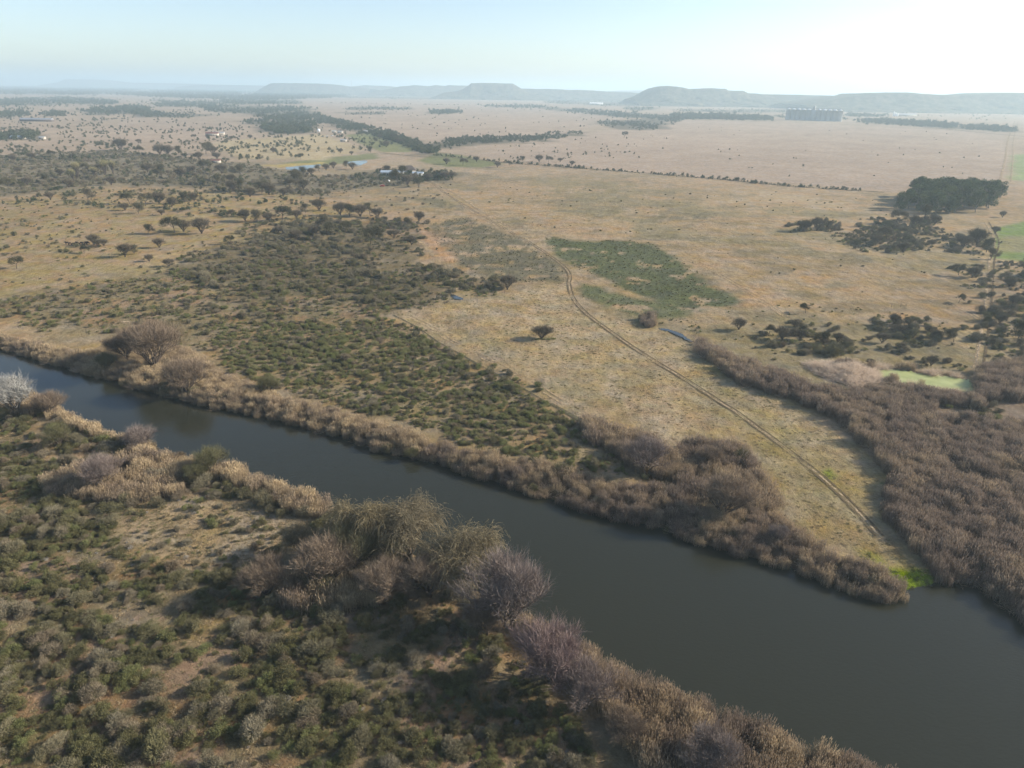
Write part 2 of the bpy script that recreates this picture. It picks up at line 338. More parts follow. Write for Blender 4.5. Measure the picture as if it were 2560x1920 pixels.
class MB:
    """collects tubes, blades and leaf quads into one mesh, with a per-piece brightness value v"""
    def __init__(s, seed=0): s.v = []; s.f = []; s.val = []; s.r = random.Random(seed)
    def _add(s, vs, fs, val):
        k = len(s.v); s.v += vs; s.f += [tuple(i + k for i in f) for f in fs]; s.val += [val] * len(vs)
    def tube(s, pts, rad, sides=5, val=None):
        val = s.r.random() if val is None else val
        vs = []; fs = []
        for i, p in enumerate(pts):
            d = (pts[min(i + 1, len(pts) - 1)] - pts[max(i - 1, 0)]).normalized()
            a = d.orthogonal().normalized(); b = d.cross(a)
            for k in range(sides):
                t = 2 * math.pi * k / sides; q = p + (a * math.cos(t) + b * math.sin(t)) * rad[i]; vs.append((q.x, q.y, q.z))
        for i in range(len(pts) - 1):
            for k in range(sides):
                k2 = (k + 1) % sides; fs.append((i * sides + k, i * sides + k2, (i + 1) * sides + k2, (i + 1) * sides + k))
        s._add(vs, fs, val)
    def blade(s, p, q, w0, w1, val=None):
        d = q - p; n = d.cross(Vector((s.r.gauss(0, 1), s.r.gauss(0, 1), s.r.gauss(0, 1))))
        if n.length < 1e-6: return
        n.normalize(); a = n * w0 / 2; b = n * w1 / 2
        vs = [tuple(p - a), tuple(p + a), tuple(q + b), tuple(q - b)]
        s._add(vs, [(0, 1, 2, 3)], s.r.random() if val is None else val)
    def leaf(s, c, size, val=None, up=0.5, asp=0.6):
        r = s.r; n = Vector((r.gauss(0, 1), r.gauss(0, 1), r.gauss(0, 1) + up)).normalized()
        a = n.orthogonal().normalized(); a = (Matrix.Rotation(r.random() * 6.283, 3, n) @ a) * size / 2; b = n.cross(a).normalized() * size / 2 * asp
        vs = [tuple(c - a), tuple(c - b), tuple(c + a), tuple(c + b)]
        s._add(vs, [(0, 1, 2, 3)], r.random() if val is None else val)
    def box(s, x0, x1, y0, y1, z0, z1, val=0.5):
        vs = [(x, y, z) for x in (x0, x1) for y in (y0, y1) for z in (z0, z1)]
        s._add(vs, [(0, 1, 3, 2), (4, 6, 7, 5), (0, 4, 5, 1), (2, 3, 7, 6), (0, 2, 6, 4), (1, 5, 7, 3)], val)
    def mesh(s, name, mat):
        quads = all(len(f) == 4 for f in s.f)
        return mesh_np(name, np.array(s.v), np.array(s.f) if quads else s.f, mat, {"v": np.array(s.val)})

def rdir(r, up):
    return Vector((r.gauss(0, 1), r.gauss(0, 1), r.gauss(0, 0.6) + up)).normalized()

# ------------------------------------------------------------------ plant prototypes (unit size: about 1 m radius for shrubs, 1 m height for trees)
def shrub_mesh(seed, mat, n=420, leafy=True, flat=0.8):
    m = MB(seed); r = m.r
    lobes = []
    for k in range(r.randint(6, 10)):
        a = r.random() * 6.283; d = r.random() ** 0.6 * 0.62
        lobes.append((Vector((math.cos(a) * d, math.sin(a) * d, (0.34 + 0.3 * r.random() - 0.18 * d) * flat)), 0.26 + 0.24 * r.random(), r.uniform(-0.25, 0.25)))
    for k in range(n):
        c, R, lv = r.choice(lobes)
        d = Vector((r.gauss(0, 1), r.gauss(0, 1), r.gauss(0, 1) + 0.3)).normalized()
        rad = R * (0.55 + 0.5 * r.random())
        p = c + Vector((d.x, d.y, d.z * flat)) * rad
        if p.z < 0.02: p.z = 0.02 + 0.12 * r.random()
        v = min(1, max(0, 0.5 + lv + r.uniform(-0.35, 0.35)))
        if leafy:
            if r.random() < 0.65: m.leaf(p, 0.060 + 0.045 * r.random(), v, 0.6)
            else: m.blade(p, p + (d * 0.8 + Vector((r.gauss(0, .3), r.gauss(0, .3), 0.6))).normalized() * 0.15, 0.026, 0.010, v)
        else:
            q = p + (d * 0.7 + Vector((r.gauss(0, .5), r.gauss(0, .5), r.gauss(0.3, .5)))).normalized() * (0.09 + 0.11 * r.random()); m.blade(p, q, 0.017, 0.007, v)
    for k in range(14 if leafy else 40):
        a = r.random() * 6.283; d = Vector((math.cos(a), math.sin(a), 0.6 + r.random() * 1.6)).normalized(); p0 = Vector((r.uniform(-.2, .2), r.uniform(-.2, .2), 0))
        m.blade(p0, p0 + d * (0.4 + 0.3 * r.random()), 0.03, 0.012, 0.15)
    return m.mesh("shrub", mat)
def reed_mesh(seed, mat, n=150, lean=0.10, fallen=False):
    m = MB(seed); r = m.r
    la = r.random() * 6.283; lx, ly = math.cos(la) * lean, math.sin(la) * lean
    for k in range(n):
        a = r.random() * 6.283; d = math.sqrt(r.random()) * 1.6; p = Vector((math.cos(a) * d, math.sin(a) * d, 0))
        h = 2.1 + 0.9 * r.random()
        q = p + (Vector((lx + r.gauss(0, 0.10), ly + r.gauss(0, 0.10), 1)) if not fallen else Vector((r.gauss(0, 0.8), r.gauss(0, 0.8), 0.35 + 0.4 * r.random()))).normalized() * h
        q.z = max(q.z, 0.1)
        v = r.random() * 0.8
        mid = (p + q) / 2 + Vector((r.gauss(0, .05), r.gauss(0, .05), 0))
        m.blade(p, mid, 0.045, 0.04, v * 0.8); m.blade(mid, q, 0.04, 0.018, v)
        for j in range(2):
            t = 0.35 + 0.5 * r.random(); b = p.lerp(q, t); m.blade(b, b + Vector((r.gauss(0, .25), r.gauss(0, .25), r.uniform(-0.05, 0.35))), 0.05, 0.01, v)
        if r.random() < 0.55 and not fallen:
            m.blade(q - Vector((0, 0, .1)), q + Vector((lx * .6 + r.gauss(0, .05), ly * .6 + r.gauss(0, .05), 0.30)), 0.10, 0.03, 0.75 + 0.25 * r.random())
    return m.mesh("reed", mat)
def tuft_mesh(seed, mat, n=34):
    m = MB(seed); r = m.r
    for k in range(n):
        a = r.random() * 6.283; d = r.random() * 0.5; p = Vector((math.cos(a) * d, math.sin(a) * d, -0.02))
        q = p + Vector((math.cos(a) * 0.3 + r.gauss(0, .15), math.sin(a) * 0.3 + r.gauss(0, .15), 0.25 + 0.35 * r.random()))
        m.blade(p, q, 0.10, 0.03, r.random())
    return m.mesh("tuft", mat)

def skeleton(m, seed, h, spread, depth=4, nlimb=4, trunk=0.22, r0=0.030, wob=0.25, upb=0.35, kids=(2, 3), shrink=0.68, low=False):
    """trunk and limbs into m; returns branch-end list (point, direction)"""
    r = random.Random(seed); ends = []
    def grow(p, d, ln, rad, lev):
        pts = [p]; dd = d.copy(); q = p.copy()
        for i in range(3):
            dd = (dd + Vector((r.gauss(0, wob), r.gauss(0, wob), r.gauss(0, wob * 0.5) + upb * 0.15))).normalized(); q = q + dd * ln / 3; pts.append(q.copy())
        m.tube(pts, [rad, rad * 0.85, rad * 0.72, rad * 0.58], 6 if lev < 2 else 4, 0.5)
        if lev >= depth - 1: ends.append((pts[-1], dd)); ends.append((pts[2], dd)); return
        if lev >= 1: ends.append((pts[-1], dd))
        if low: ends.append((pts[-1], dd)); ends.append((pts[2] + Vector((r.gauss(0, .05), r.gauss(0, .05), -0.05)), dd))
        for k in range(r.randint(*kids)):
            a = Vector((r.gauss(0, 1), r.gauss(0, 1), r.gauss(0, 0.5))).normalized()
            nd = (dd + a * spread + Vector((0, 0, upb * 0.4))).normalized()
            grow(pts[-1] if k < 2 else pts[2], nd, ln * shrink * r.uniform(0.8, 1.15), rad * 0.56, lev + 1)
    th = h * trunk
    for j in range(1 if low else (r.choice((1, 1, 2)) if trunk > 0.12 else 3)):
        lean = Vector((r.gauss(0, 0.15), r.gauss(0, 0.15), 1)).normalized()
        base = Vector((r.gauss(0, .02) * h * (j > 0) * 2, r.gauss(0, .02) * h * (j > 0) * 2, -0.02 * h)); top = base + lean * th
        m.tube([base, (base + top) / 2, top], [r0 * h * 1.25, r0 * h, r0 * h * 0.9], 7, 0.5)
        off = r.random() * 6.283
        for k in range(nlimb):
            a = off + 6.283 * k / nlimb + r.gauss(0, 0.3)
            d = Vector((math.cos(a) * spread * 1.3, math.sin(a) * spread * 1.3, 0.75 + upb)).normalized()
            grow(top, d, h * 0.30, r0 * h * 0.6, 0)
    return ends
def norm_ends(ends): return ends

def thorn_tree(seed, mat_crown, nleaf=3800, umbrella=False, n_per=None, leaf=0.040):
    t = MB(seed); ends = skeleton(t, seed, 1.0 if umbrella else 1.08, 0.55 if not umbrella else 0.85, 4, 4, 0.13 if not umbrella else 0.36, 0.022, 0.25, 0.38 if not umbrella else 0.10, low=not umbrella)
    c = MB(seed + 1); r = c.r
    for k in range(nleaf):
        p, d = r.choice(ends); lv = (hash(tuple(round(x, 2) for x in p)) % 100) / 200 - 0.25
        sp = 0.075
        q = p + Vector((r.gauss(0, sp), r.gauss(0, sp), r.gauss(0, sp * 0.7)))
        v = min(1, max(0, 0.45 + lv + r.uniform(-.3, .3)))
        if r.random() < 0.55: c.leaf(q, leaf * (0.6 + 0.8 * r.random()), v)
        else: c.blade(q, q + (d + rdir(r, 0.2) * 0.8).normalized() * 0.08, 0.012, 0.005, v)
    return t.mesh("trunk", M['bark']), c.mesh("crown", mat_crown)
def bare_tree(seed, mat_crown, ntw=9000, spread=0.6, bark=None, up=0.5, twig=0.13, w=0.0028):
    t = MB(seed); ends = skeleton(t, seed, 1.0, spread, 4, 5, 0.10, 0.024, 0.20, up, kids=(3, 4), shrink=0.66)
    c = MB(seed + 1); r = c.r
    for k in range(ntw):
        p, d = r.choice(ends)
        q = p + Vector((r.gauss(0, .025), r.gauss(0, .025), r.gauss(0, .025)))
        e = (d + rdir(r, 0.35) * 0.75).normalized(); l = twig * (0.5 + r.random())
        m1 = q + e * l * 0.5; e2 = (e + rdir(r, 0.3) * 0.35).normalized(); v = 0.15 + 0.85 * r.random()
        c.blade(q, m1, w, w * 0.8, v * 0.7); c.blade(m1, m1 + e2 * l * 0.6, w * 0.8, w * 0.4, v)
    return t.mesh("trunk", bark or M['bark']), c.mesh("crown", mat_crown)
def willow_tree(seed, n=2600):
    t = MB(seed); ends = skeleton(t, seed, 0.92, 0.62, 4, 5, 0.14, 0.030, 0.30, 0.55)
    c = MB(seed + 1); r = c.r
    for k in range(n):
        p, d = r.choice(ends); q = p + Vector((r.gauss(0, .03), r.gauss(0, .03), r.gauss(0, .02)))
        dd = (Vector((d.x, d.y, 0.25)) + rdir(r, 0) * 0.6).normalized(); v0 = 0.15 + 0.7 * r.random(); st = 0.05; ln = r.randint(2, 6)
        for j in range(ln):
            e = q + dd * st; c.blade(q, e, 0.0036, 0.0034, min(1, v0 + r.uniform(-.15, .15)))
            if r.random() < 0.8: c.leaf(e + Vector((r.gauss(0, .008), r.gauss(0, .008), 0)), 0.013, min(1, v0 + r.uniform(-.1, .3)), 0)
            q = e; dd = (dd + Vector((r.gauss(0, .06), r.gauss(0, .06), -0.42))).normalized()
            if q.z < 0.05: break
    return t.mesh("trunk", M['bark']), c.mesh("crown", M['willow'])
def gum_tree(seed, n=2600):
    t = MB(seed); r = t.r
    ends = skeleton(t, seed, 1.0, 0.42, 3, 4, 0.30, 0.018, 0.18, 0.5)
    c = MB(seed + 1); r = c.r; cl = []
    for k in range(15):
        a = r.random() * 6.283; z = 0.16 + 0.74 * r.random() ** 0.8; rr = 0.25 * math.sqrt(max(0.05, 1 - ((z - 0.5) / 0.5) ** 2)) * (0.4 + 0.6 * r.random())
        cl.append((Vector((math.cos(a) * rr, math.sin(a) * rr, z)), 0.11 + 0.07 * r.random(), r.uniform(-.25, .25)))
    for k in range(n):
        p, R, lv = r.choice(cl); d = Vector((r.gauss(0, 1), r.gauss(0, 1), r.gauss(0, 1))).normalized()
        c.leaf(p + Vector((d.x, d.y, d.z * 0.8)) * R * (0.6 + 0.5 * r.random()), 0.045 * (0.6 + 0.8 * r.random()), min(1, max(0, .5 + lv + r.uniform(-.3, .3))), 0.4)
    return t.mesh("trunk", M['palebark']), c.mesh("crown", M['darkleaf'])
def far_tree(seed, n=230):
    m = MB(seed); r = m.r; cl = []
    for k in range(7):
        a = r.random() * 6.283; d = r.random() * 0.32; cl.append((Vector((math.cos(a) * d, math.sin(a) * d, 0.20 + 0.42 * r.random())), 0.17 + 0.12 * r.random(), r.uniform(-.25, .25)))
    for k in range(n):
        p, R, lv = r.choice(cl); d = Vector((r.gauss(0, 1), r.gauss(0, 1), r.gauss(0, 1))).normalized()
        m.leaf(p + d * R * (0.5 + 0.6 * r.random()), 0.12 * (0.6 + 0.8 * r.random()), min(1, max(0, .5 + lv + r.uniform(-.3, .3))), 0.4)
    return m.mesh("distant_tree", M['farleaf'])

GREEN = [shrub_mesh(10 + i, M['green'], 1700, True, 0.85) for i in range(5)]
GREY = [shrub_mesh(30 + i, M['greyshrub'], 3000, False, 0.95) for i in range(5)]
REED = [reed_mesh(50 + i, M['reed']) for i in range(5)]
REEDF = [reed_mesh(60 + i, M['palereed'], 110, 0.2, True) for i in range(2)]
DEAD = [shrub_mesh(64 + i, M['deadtwig'], 900, False, 0.8) for i in range(2)]
TUFT = [tuft_mesh(70 + i, M['grass']) for i in range(4)]
FAR = [far_tree(80 + i) for i in range(5)]
THORN = [bare_tree(103 + 3 * i, M['vase'], 2600, 0.66, None, 0.38, 0.12, 0.0085) if i in (0, 2, 4) else thorn_tree(100 + 3 * i, M['thorn'], umbrella=(i == 3)) for i in range(5)]
PINK = [bare_tree(130 + 3 * i, M['pink']) for i in range(3)]
BROWN = [bare_tree(150 + 3 * i, M['brown'], spread=0.7) for i in range(3)]
GREYB = [bare_tree(170 + 3 * i, M['greyshrub'], 7000, 0.8) for i in range(2)]
WHITE = [bare_tree(180, M['white'], 7000, 0.75, M['palebark'], w=0.0045)]
WILLOW = [willow_tree(190 + 3 * i) for i in range(4)]
GUM = [gum_tree(210 + 3 * i) for i in range(4)]
POPLAR = [bare_tree(230, M['poplar'], 2200, 0.25, None, 0.9), bare_tree(233, M['poplar'], 2200, 0.25, None, 0.9)]

# ------------------------------------------------------------------ the ground sheet
def make_ground():
    st = 0.0024
    el = np.concatenate([np.arange(math.radians(66), math.radians(6), -st), np.arange(math.radians(6), math.radians(0.9), -st * 0.55), np.geomspace(math.radians(0.9), math.radians(0.085), 60)])
    rr = H / np.tan(el)
    an = np.concatenate([np.linspace(-180, -62, 24)[:-1], np.linspace(-62, -42, 70)[:-1], np.arange(-42, 42, math.degrees(st)), np.linspace(42, 62, 70), np.linspace(62, 180, 24)[1:]])
    A, R = np.meshgrid(np.radians(an), rr); x = (np.sin(A) * R).ravel(); y = (np.cos(A) * R).ravel()
    nr, nc = len(rr), len(an)
    z = hz(x, y)
    dist = np.sqrt(x * x + y * y)
    # --- cover colours
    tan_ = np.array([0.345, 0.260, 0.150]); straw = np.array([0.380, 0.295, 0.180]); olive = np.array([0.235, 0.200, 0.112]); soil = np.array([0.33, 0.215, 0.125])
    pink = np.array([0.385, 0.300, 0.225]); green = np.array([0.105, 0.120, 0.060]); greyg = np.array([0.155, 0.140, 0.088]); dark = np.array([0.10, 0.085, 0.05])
    nA = fbm(x / 60, y / 60, 1); nB = fbm(x / 14, y / 14, 2); nC = fbm(x / 260, y / 260, 3); nD = fbm(x / 4, y / 4, 4, 3)
    col = tan_[None, :] * np.ones((len(x), 1))
    def mix(w, c):
        nonlocal col
        w = np.clip(w, 0, 1)[:, None]; col = col * (1 - w) + np.asarray(c)[None, :] * w
    mix(smooth(0.48, 0.62, nA) * 0.75, straw)
    mix(smooth(0.55, 0.70, nB) * 0.5, soil)
    mix(smooth(0.50, 0.64, fbm(x / 45, y / 40, 9)) * 0.75, olive); mix(smooth(0.55, 0.66, fbm(x / 90, y / 70, 19)) * 0.4, (0.36, 0.250, 0.145)); mix(smooth(0.56, 0.68, fbm(x / 18, y / 12, 29, 5)) * 0.5, greyg)
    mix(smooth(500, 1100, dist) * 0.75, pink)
    def zone(P, c, w=1.0, soft=4.0, jag=8.0, sc=10, hole=None, seed=20):
        bx0, by0 = P.min(0) - 60; bx1, by1 = P.max(0) + 60
        idx = np.where((x > bx0) & (x < bx1) & (y > by0) & (y < by1))[0]
        if len(idx) == 0: return
        xx, yy = x[idx], y[idx]
        d = sdist(xx, yy, P) + (fbm(xx / sc, yy / sc, seed) - 0.5) * jag
        ww = (1 - smooth(-soft, soft, d)) * w
        if hole is not None: ww = ww * smooth(hole - 0.05, hole + 0.06, fbm(xx / 7, yy / 7, seed + 5))
        full = np.zeros(len(x)); full[idx] = ww; mix(full, c)
    zone(Z_mid, soil * 0.8, 0.6, 6, 20, 14); zone(Z_mid, olive * 0.9, 0.75, 6, 20, 14, 0.47)
    zone(Z_midlow, (0.30, 0.215, 0.12), 0.6, 5, 14, 10); zone(Z_midlow, olive, 0.5, 5, 14, 10, 0.5, 31)
    zone(Z_dark, dark * 1.3, 0.7, 8, 30, 14)
    zone(Z_near, soil * 0.9, 0.8, 5, 10, 8); zone(Z_near, olive * 0.9, 0.7, 5, 10, 8, 0.5)
    zone(Z_open, straw * 0.98, 0.85, 5, 10, 8)
    zone(Z_wood, (0.19, 0.165, 0.11), 0.85, 12, 60, 40)
    zone(Z_plain, (0.36, 0.250, 0.140), 0.7, 14, 60, 40); zone(Z_plain, (0.31, 0.25, 0.115), 0.75, 14, 60, 60, 0.5, 41)
    zone(P_field, (0.37, 0.288, 0.163), 0.85, 2, 3, 5); zone(P_field, olive * 1.1, 0.6, 6, 10, 22, 0.52, 44); zone(P_field, (0.40, 0.31, 0.19), 0.6, 6, 10, 26, 0.53, 45); zone(P_field, soil, 0.3, 4, 10, 10, 0.56, 47)
    zone(poly([(1500, 800), (1700, 900), (1900, 1060), (1900, 1180), (1700, 1100), (1560, 950)]), (0.27, 0.225, 0.105), 0.5, 9, 22, 14)
    zone(P_grey3, greyg * 0.95, 0.95, 4, 10, 12, 0.37, 51); zone(P_green1, green * 0.95, 0.95, 3, 9, 9, 0.31, 54); zone(P_green2, green * 1.1, 0.9, 3, 8, 7, 0.38, 57)
    zone(poly([(880, 424), (960, 428), (1010, 456), (960, 452)]), greyg, 0.8, 4, 14, 12, 0.42, 58); zone(poly([(905, 495), (925, 500), (990, 568), (965, 566), (930, 535)]), (0.44, 0.28, 0.16), 0.8, 2, 5, 6)
    zone(poly([(1480, 715), (1530, 735), (1610, 790), (1580, 790), (1510, 752)]), (0.20, 0.155, 0.105), 0.85, 2, 6, 4, 0.35, 95); zone(poly([(2000, 870), (2212, 860), (2500, 860), (2500, 1000), (2212, 970), (2100, 955), (2040, 930)]), (0.22, 0.165, 0.115), 0.85, 3, 8, 6)
    zone(poly([(1150, 395), (1300, 385), (1400, 400), (1340, 430), (1180, 430)]), olive, 0.6, 15, 60, 30, 0.45, 91)
    zone(poly([(1400, 460), (1530, 455), (1560, 475), (1420, 480)]), greyg, 0.7, 8, 30, 16, 0.5, 92)
    zone(poly([(800, 480), (880, 470), (1000, 520), (960, 560), (900, 530)]), soil, 0.5, 8, 30, 16, 0.45, 93)
    zone(poly([(1180, 310), (1370, 318), (1440, 326), (1330, 330), (1200, 322)]), (0.21, 0.20, 0.14), 0.7, 20, 80, 60, 0.45, 94)
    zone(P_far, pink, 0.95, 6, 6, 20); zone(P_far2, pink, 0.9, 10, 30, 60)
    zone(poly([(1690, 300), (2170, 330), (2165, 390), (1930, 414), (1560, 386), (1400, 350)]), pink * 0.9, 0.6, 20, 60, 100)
    zone(P_farm1, (0.19, 0.20, 0.085), 0.9, 6, 10, 20); zone(P_farm2, (0.17, 0.185, 0.08), 0.9, 6, 10, 20); zone(P_farm3, (0.17, 0.19, 0.085), 0.85, 6, 14, 20)
    zone(poly([(470, 305), (690, 290), (800, 322), (690, 345), (520, 345), (480, 325)]), (0.42, 0.34, 0.20), 0.85, 10, 30, 40)
    zone(poly([(150, 300), (300, 250), (560, 270), (480, 300), (300, 310)]), pink, 0.6, 20, 60, 100)
    zone(poly([(560, 357), (700, 350), (700, 354), (600, 362)]), (0.42, 0.33, 0.12), 0.9, 3, 6, 20)
    zone(P_crop, (0.17, 0.23, 0.075), 0.95, 2, 4, 8); zone(poly([(2165, 512), (2400, 500), (2400, 550), (2150, 545)]), (0.27, 0.235, 0.13), 0.9, 4, 10, 12)
    zone(P_crop2, (0.23, 0.30, 0.13), 0.8, 8, 20, 30)
    zone(P_tip, (0.24, 0.27, 0.045), 0.9, 1.5, 4, 3); zone(P_tip2, (0.19, 0.255, 0.04), 0.95, 1.5, 5, 4); zone(P_tip3, (0.2, 0.25, 0.05), 0.8, 1.5, 4, 3)
    zone(poly([(1750, 1130), (1860, 1110), (1950, 1200), (1900, 1240), (1800, 1200)]), (0.33, 0.24, 0.11), 0.6, 4, 10, 8)
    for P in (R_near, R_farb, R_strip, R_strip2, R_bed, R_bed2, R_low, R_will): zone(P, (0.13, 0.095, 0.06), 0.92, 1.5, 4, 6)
    zone(R_pale, (0.50, 0.39, 0.29), 0.95, 2, 8, 5)
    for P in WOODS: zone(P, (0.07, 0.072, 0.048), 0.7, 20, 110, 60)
    # clumpy cover contrast
    col *= 0.8; col *= (0.86 + 0.30 * nB + 0.0)[:, None] * (0.9 + 0.2 * nC)[:, None]
    d = sdist(x, y, RIVER); mix((d < 1.5) * 0.9, (0.07, 0.055, 0.035))
    cover = 0.35 + 0.65 * (1 - smooth(300, 1200, dist))
    V = np.stack([x, y, z], 1)
    i = np.arange(nr - 1)[:, None] * nc + np.arange(nc - 1)[None, :]
    Fq = np.stack([i, i + nc, i + nc + 1, i + 1], -1).reshape(-1, 4)
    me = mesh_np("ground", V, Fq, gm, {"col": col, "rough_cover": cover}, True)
    # normals up
    o = ob("ground", me); setp(o, kind='structure')
    return o

# far woods (world polygons)
WOODS_PX = [
    ([(-80, 186), (150, 186), (300, 188), (560, 190), (750, 197), (768, 205), (700, 212), (560, 215), (400, 211), (260, 204), (0, 203), (-80, 203)], 15000, (14, 26)),
    ([(0, 215), (60, 213), (180, 210), (255, 219), (240, 226), (120, 226), (0, 228)], 924, (8, 14)),
    ([(0, 243), (50, 240), (70, 250), (0, 254)], 132, (7, 11)), ([(90, 242), (140, 242), (140, 250), (90, 252)], 88, (7, 10)),
    ([(170, 240), (250, 232), (300, 228), (330, 240), (340, 250), (260, 246), (180, 248)], 374, (8, 15)),
    ([(334, 216), (400, 218), (464, 222), (470, 232), (340, 230)], 330, (8, 13)), ([(300, 243), (410, 245), (470, 250), (390, 254), (310, 253)], 198, (5, 9)),
    ([(436, 230), (560, 228), (668, 232), (694, 252), (640, 262), (580, 259), (540, 247), (457, 240)], 1144, (7, 12)),
    ([(470, 215), (640, 216), (650, 224), (480, 226)], 528, (8, 13)),
    ([(528, 260), (643, 258), (700, 262), (650, 272), (540, 271)], 242, (6, 9)),
    ([(560, 276), (600, 268), (680, 268), (670, 288), (600, 290)], 286, (8, 13)),
    ([(690, 249), (740, 262), (800, 275), (842, 286), (902, 311), (945, 328), (920, 334), (870, 310), (800, 292), (730, 276), (680, 262)], 924, (5, 9)),
    ([(937, 308), (1008, 298), (1148, 296), (1201, 287), (1252, 287), (1250, 294), (1150, 305), (1010, 311), (930, 326)], 506, (5, 8)),
    ([(934, 240), (988, 240), (988, 245), (934, 246)], 101, (10, 14)), ([(751, 230), (885, 233), (885, 237), (751, 237)], 198, (5, 9)), ([(747, 243), (828, 243), (828, 247), (747, 247)], 99, (5, 8)),
    ([(1043, 226), (1160, 228), (1289, 240), (1400, 246), (1400, 251), (1280, 248), (1160, 234), (1043, 230)], 528, (7, 13)),
    ([(1180, 213), (1420, 218), (1440, 228), (1300, 228), (1180, 222)], 924, (7, 12)),
    ([(1352, 232), (1413, 233), (1413, 238), (1352, 238)], 88, (8, 11)),
    ([(1314, 246), (1430, 250), (1480, 256), (1460, 262), (1320, 252)], 286, (6, 10)),
    ([(1300, 262), (1380, 258), (1462, 262), (1440, 278), (1380, 282), (1300, 272)], 374, (5, 9)),
    ([(1441, 252), (1560, 252), (1666, 257), (1666, 260), (1560, 258), (1441, 257)], 330, (13, 21)), ([(1670, 250), (1700, 252), (1830, 256), (1830, 258), (1700, 256)], 132, (6, 10)),
    ([(1853, 259), (1950, 264), (2040, 270), (2190, 281), (2190, 285), (2040, 276), (1950, 270), (1853, 264)], 440, (9, 17)),
    ([(1830, 247), (1910, 250), (1910, 252), (1830, 251)], 132, (9, 13)), ([(1460, 236), (1720, 238), (1820, 243), (1700, 244), (1460, 240)], 308, (5, 9)),
    ([(-50, 300), (20, 288), (60, 285), (90, 296), (60, 302), (0, 304)], 132, (7, 13)),
    ([(760, 380), (830, 372), (980, 374), (980, 385), (900, 395), (860, 392), (780, 390)], 198, (4, 6)),
    ([(560, 200), (760, 207), (1000, 212), (1000, 214), (760, 212)], 440, (7, 11)),
]
WOODS = [poly(w[0]) for w in WOODS_PX]
ground = make_ground()

# river and ponds
def sheet(name, P, z, mat, kind='structure', label=None, cat=None):
    me = bpy.data.meshes.new(name)
    me.from_pydata([(float(p[0]), float(p[1]), z) for p in P], [], [list(range(len(P)))]); me.update(); me.materials.append(mat)
    if me.polygons[0].normal.z < 0: me.flip_normals()
    o = ob(name, me); setp(o, label, cat, None, kind); return o
def wob(pts, amp, seed, n=6):              # irregular shore
    r = random.Random(seed); P = poly(pts); o = []
    for i in range(len(P)):
        a, b = P[i], P[(i + 1) % len(P)]; L_ = np.linalg.norm(b - a); nn = np.array([-(b - a)[1], (b - a)[0]]) / (L_ + 1e-9)
        for k in range(n): o.append(a + (b - a) * k / n + nn * r.gauss(0, amp) * (k > 0))
    return np.array(o)
xs = RIVER[:, 0]; ys = RIVER[:, 1]
cxy = np.concatenate([FARB + np.array([0, 2.5]), (NEARB - np.array([0, 2.5]))[::-1]])
sheet("river_water", cxy, WZ, M['water'])
ponds = [("algae_pond", P_alg, 0.6, M['algae']), ("pond", P_pond1, 1.0, M['pond']), ("pond", P_pond2, 1.0, M['pond']), ("creek", P_creek, 0.3, M['pond']), ("puddle", P_pud, 0.3, M['pond'])]
for i, (nm, pts, amp, mt) in enumerate(ponds):
    P = wob(pts, amp, i); zz = float(np.max(hz(P[:, 0], P[:, 1]))) + 0.03
    zi = float(np.max(hz(*(P.mean(0)))))
    sheet(nm, P, max(zz, zi + 0.03), mt)

# tracks: two wheel ruts each, frayed edges
def track_mat(name, c1, edge):
    m, N, L = newmat(name)
    at = N.new("ShaderNodeAttribute"); at.attribute_name = "v"
    g = N.new("ShaderNodeNewGeometry"); n = N.new("ShaderNodeTexNoise"); n.inputs['Scale'].default_value = 0.9; n.inputs['Detail'].default_value = 5; L.new(g.outputs['Position'], n.inputs['Vector'])
    nl = N.new('ShaderNodeTexNoise'); nl.inputs['Scale'].default_value = 0.11; nl.inputs['Detail'].default_value = 3; L.new(g.outputs['Position'], nl.inputs['Vector'])
    e2 = mathn(N, L, 'ADD', mathn(N, L, 'MULTIPLY', mathn(N, L, 'SUBTRACT', nl.outputs[0], 0.5), 1.3), edge)
    f = mathn(N, L, 'MULTIPLY', mathn(N, L, 'ADD', mathn(N, L, 'SUBTRACT', n.outputs[0], e2), at.outputs['Fac']), 2.0)
    cl = N.new("ShaderNodeClamp"); L.new(f, cl.inputs[0])
    b = N.new("ShaderNodeBsdfDiffuse"); mx = N.new("ShaderNodeVectorMath"); mx.operation = 'SCALE'; mx.inputs[0].default_value = c1
    L.new(mathn(N, L, 'ADD', n.outputs[0], 0.5), mx.inputs['Scale']); L.new(mx.outputs[0], b.inputs[0])
    t = N.new("ShaderNodeBsdfTransparent"); ms = N.new("ShaderNodeMixShader"); L.new(cl.outputs[0], ms.inputs[0]); L.new(t.outputs[0], ms.inputs[1]); L.new(b.outputs[0], ms.inputs[2])
    out(m, N, L, ms.outputs[0]); return m
M['rut'] = track_mat("rut_soil", (0.115, 0.088, 0.055), 0.55); M['lane'] = track_mat("pale_lane_soil", (0.36, 0.275, 0.175), 0.68); M['faint'] = track_mat("faint_trail_soil", (0.36, 0.27, 0.16), 0.75)
M['ditch'] = track_mat("line_of_dark_soil", (0.10, 0.09, 0.055), 0.5)
def resample(P, step):
    o = [P[0]]
    for i in range(len(P) - 1):
        a, b = P[i], P[i + 1]; n = max(1, int(np.linalg.norm(b - a) / step))
        for k in range(1, n + 1): o.append(a + (b - a) * k / n)
    return np.array(o)
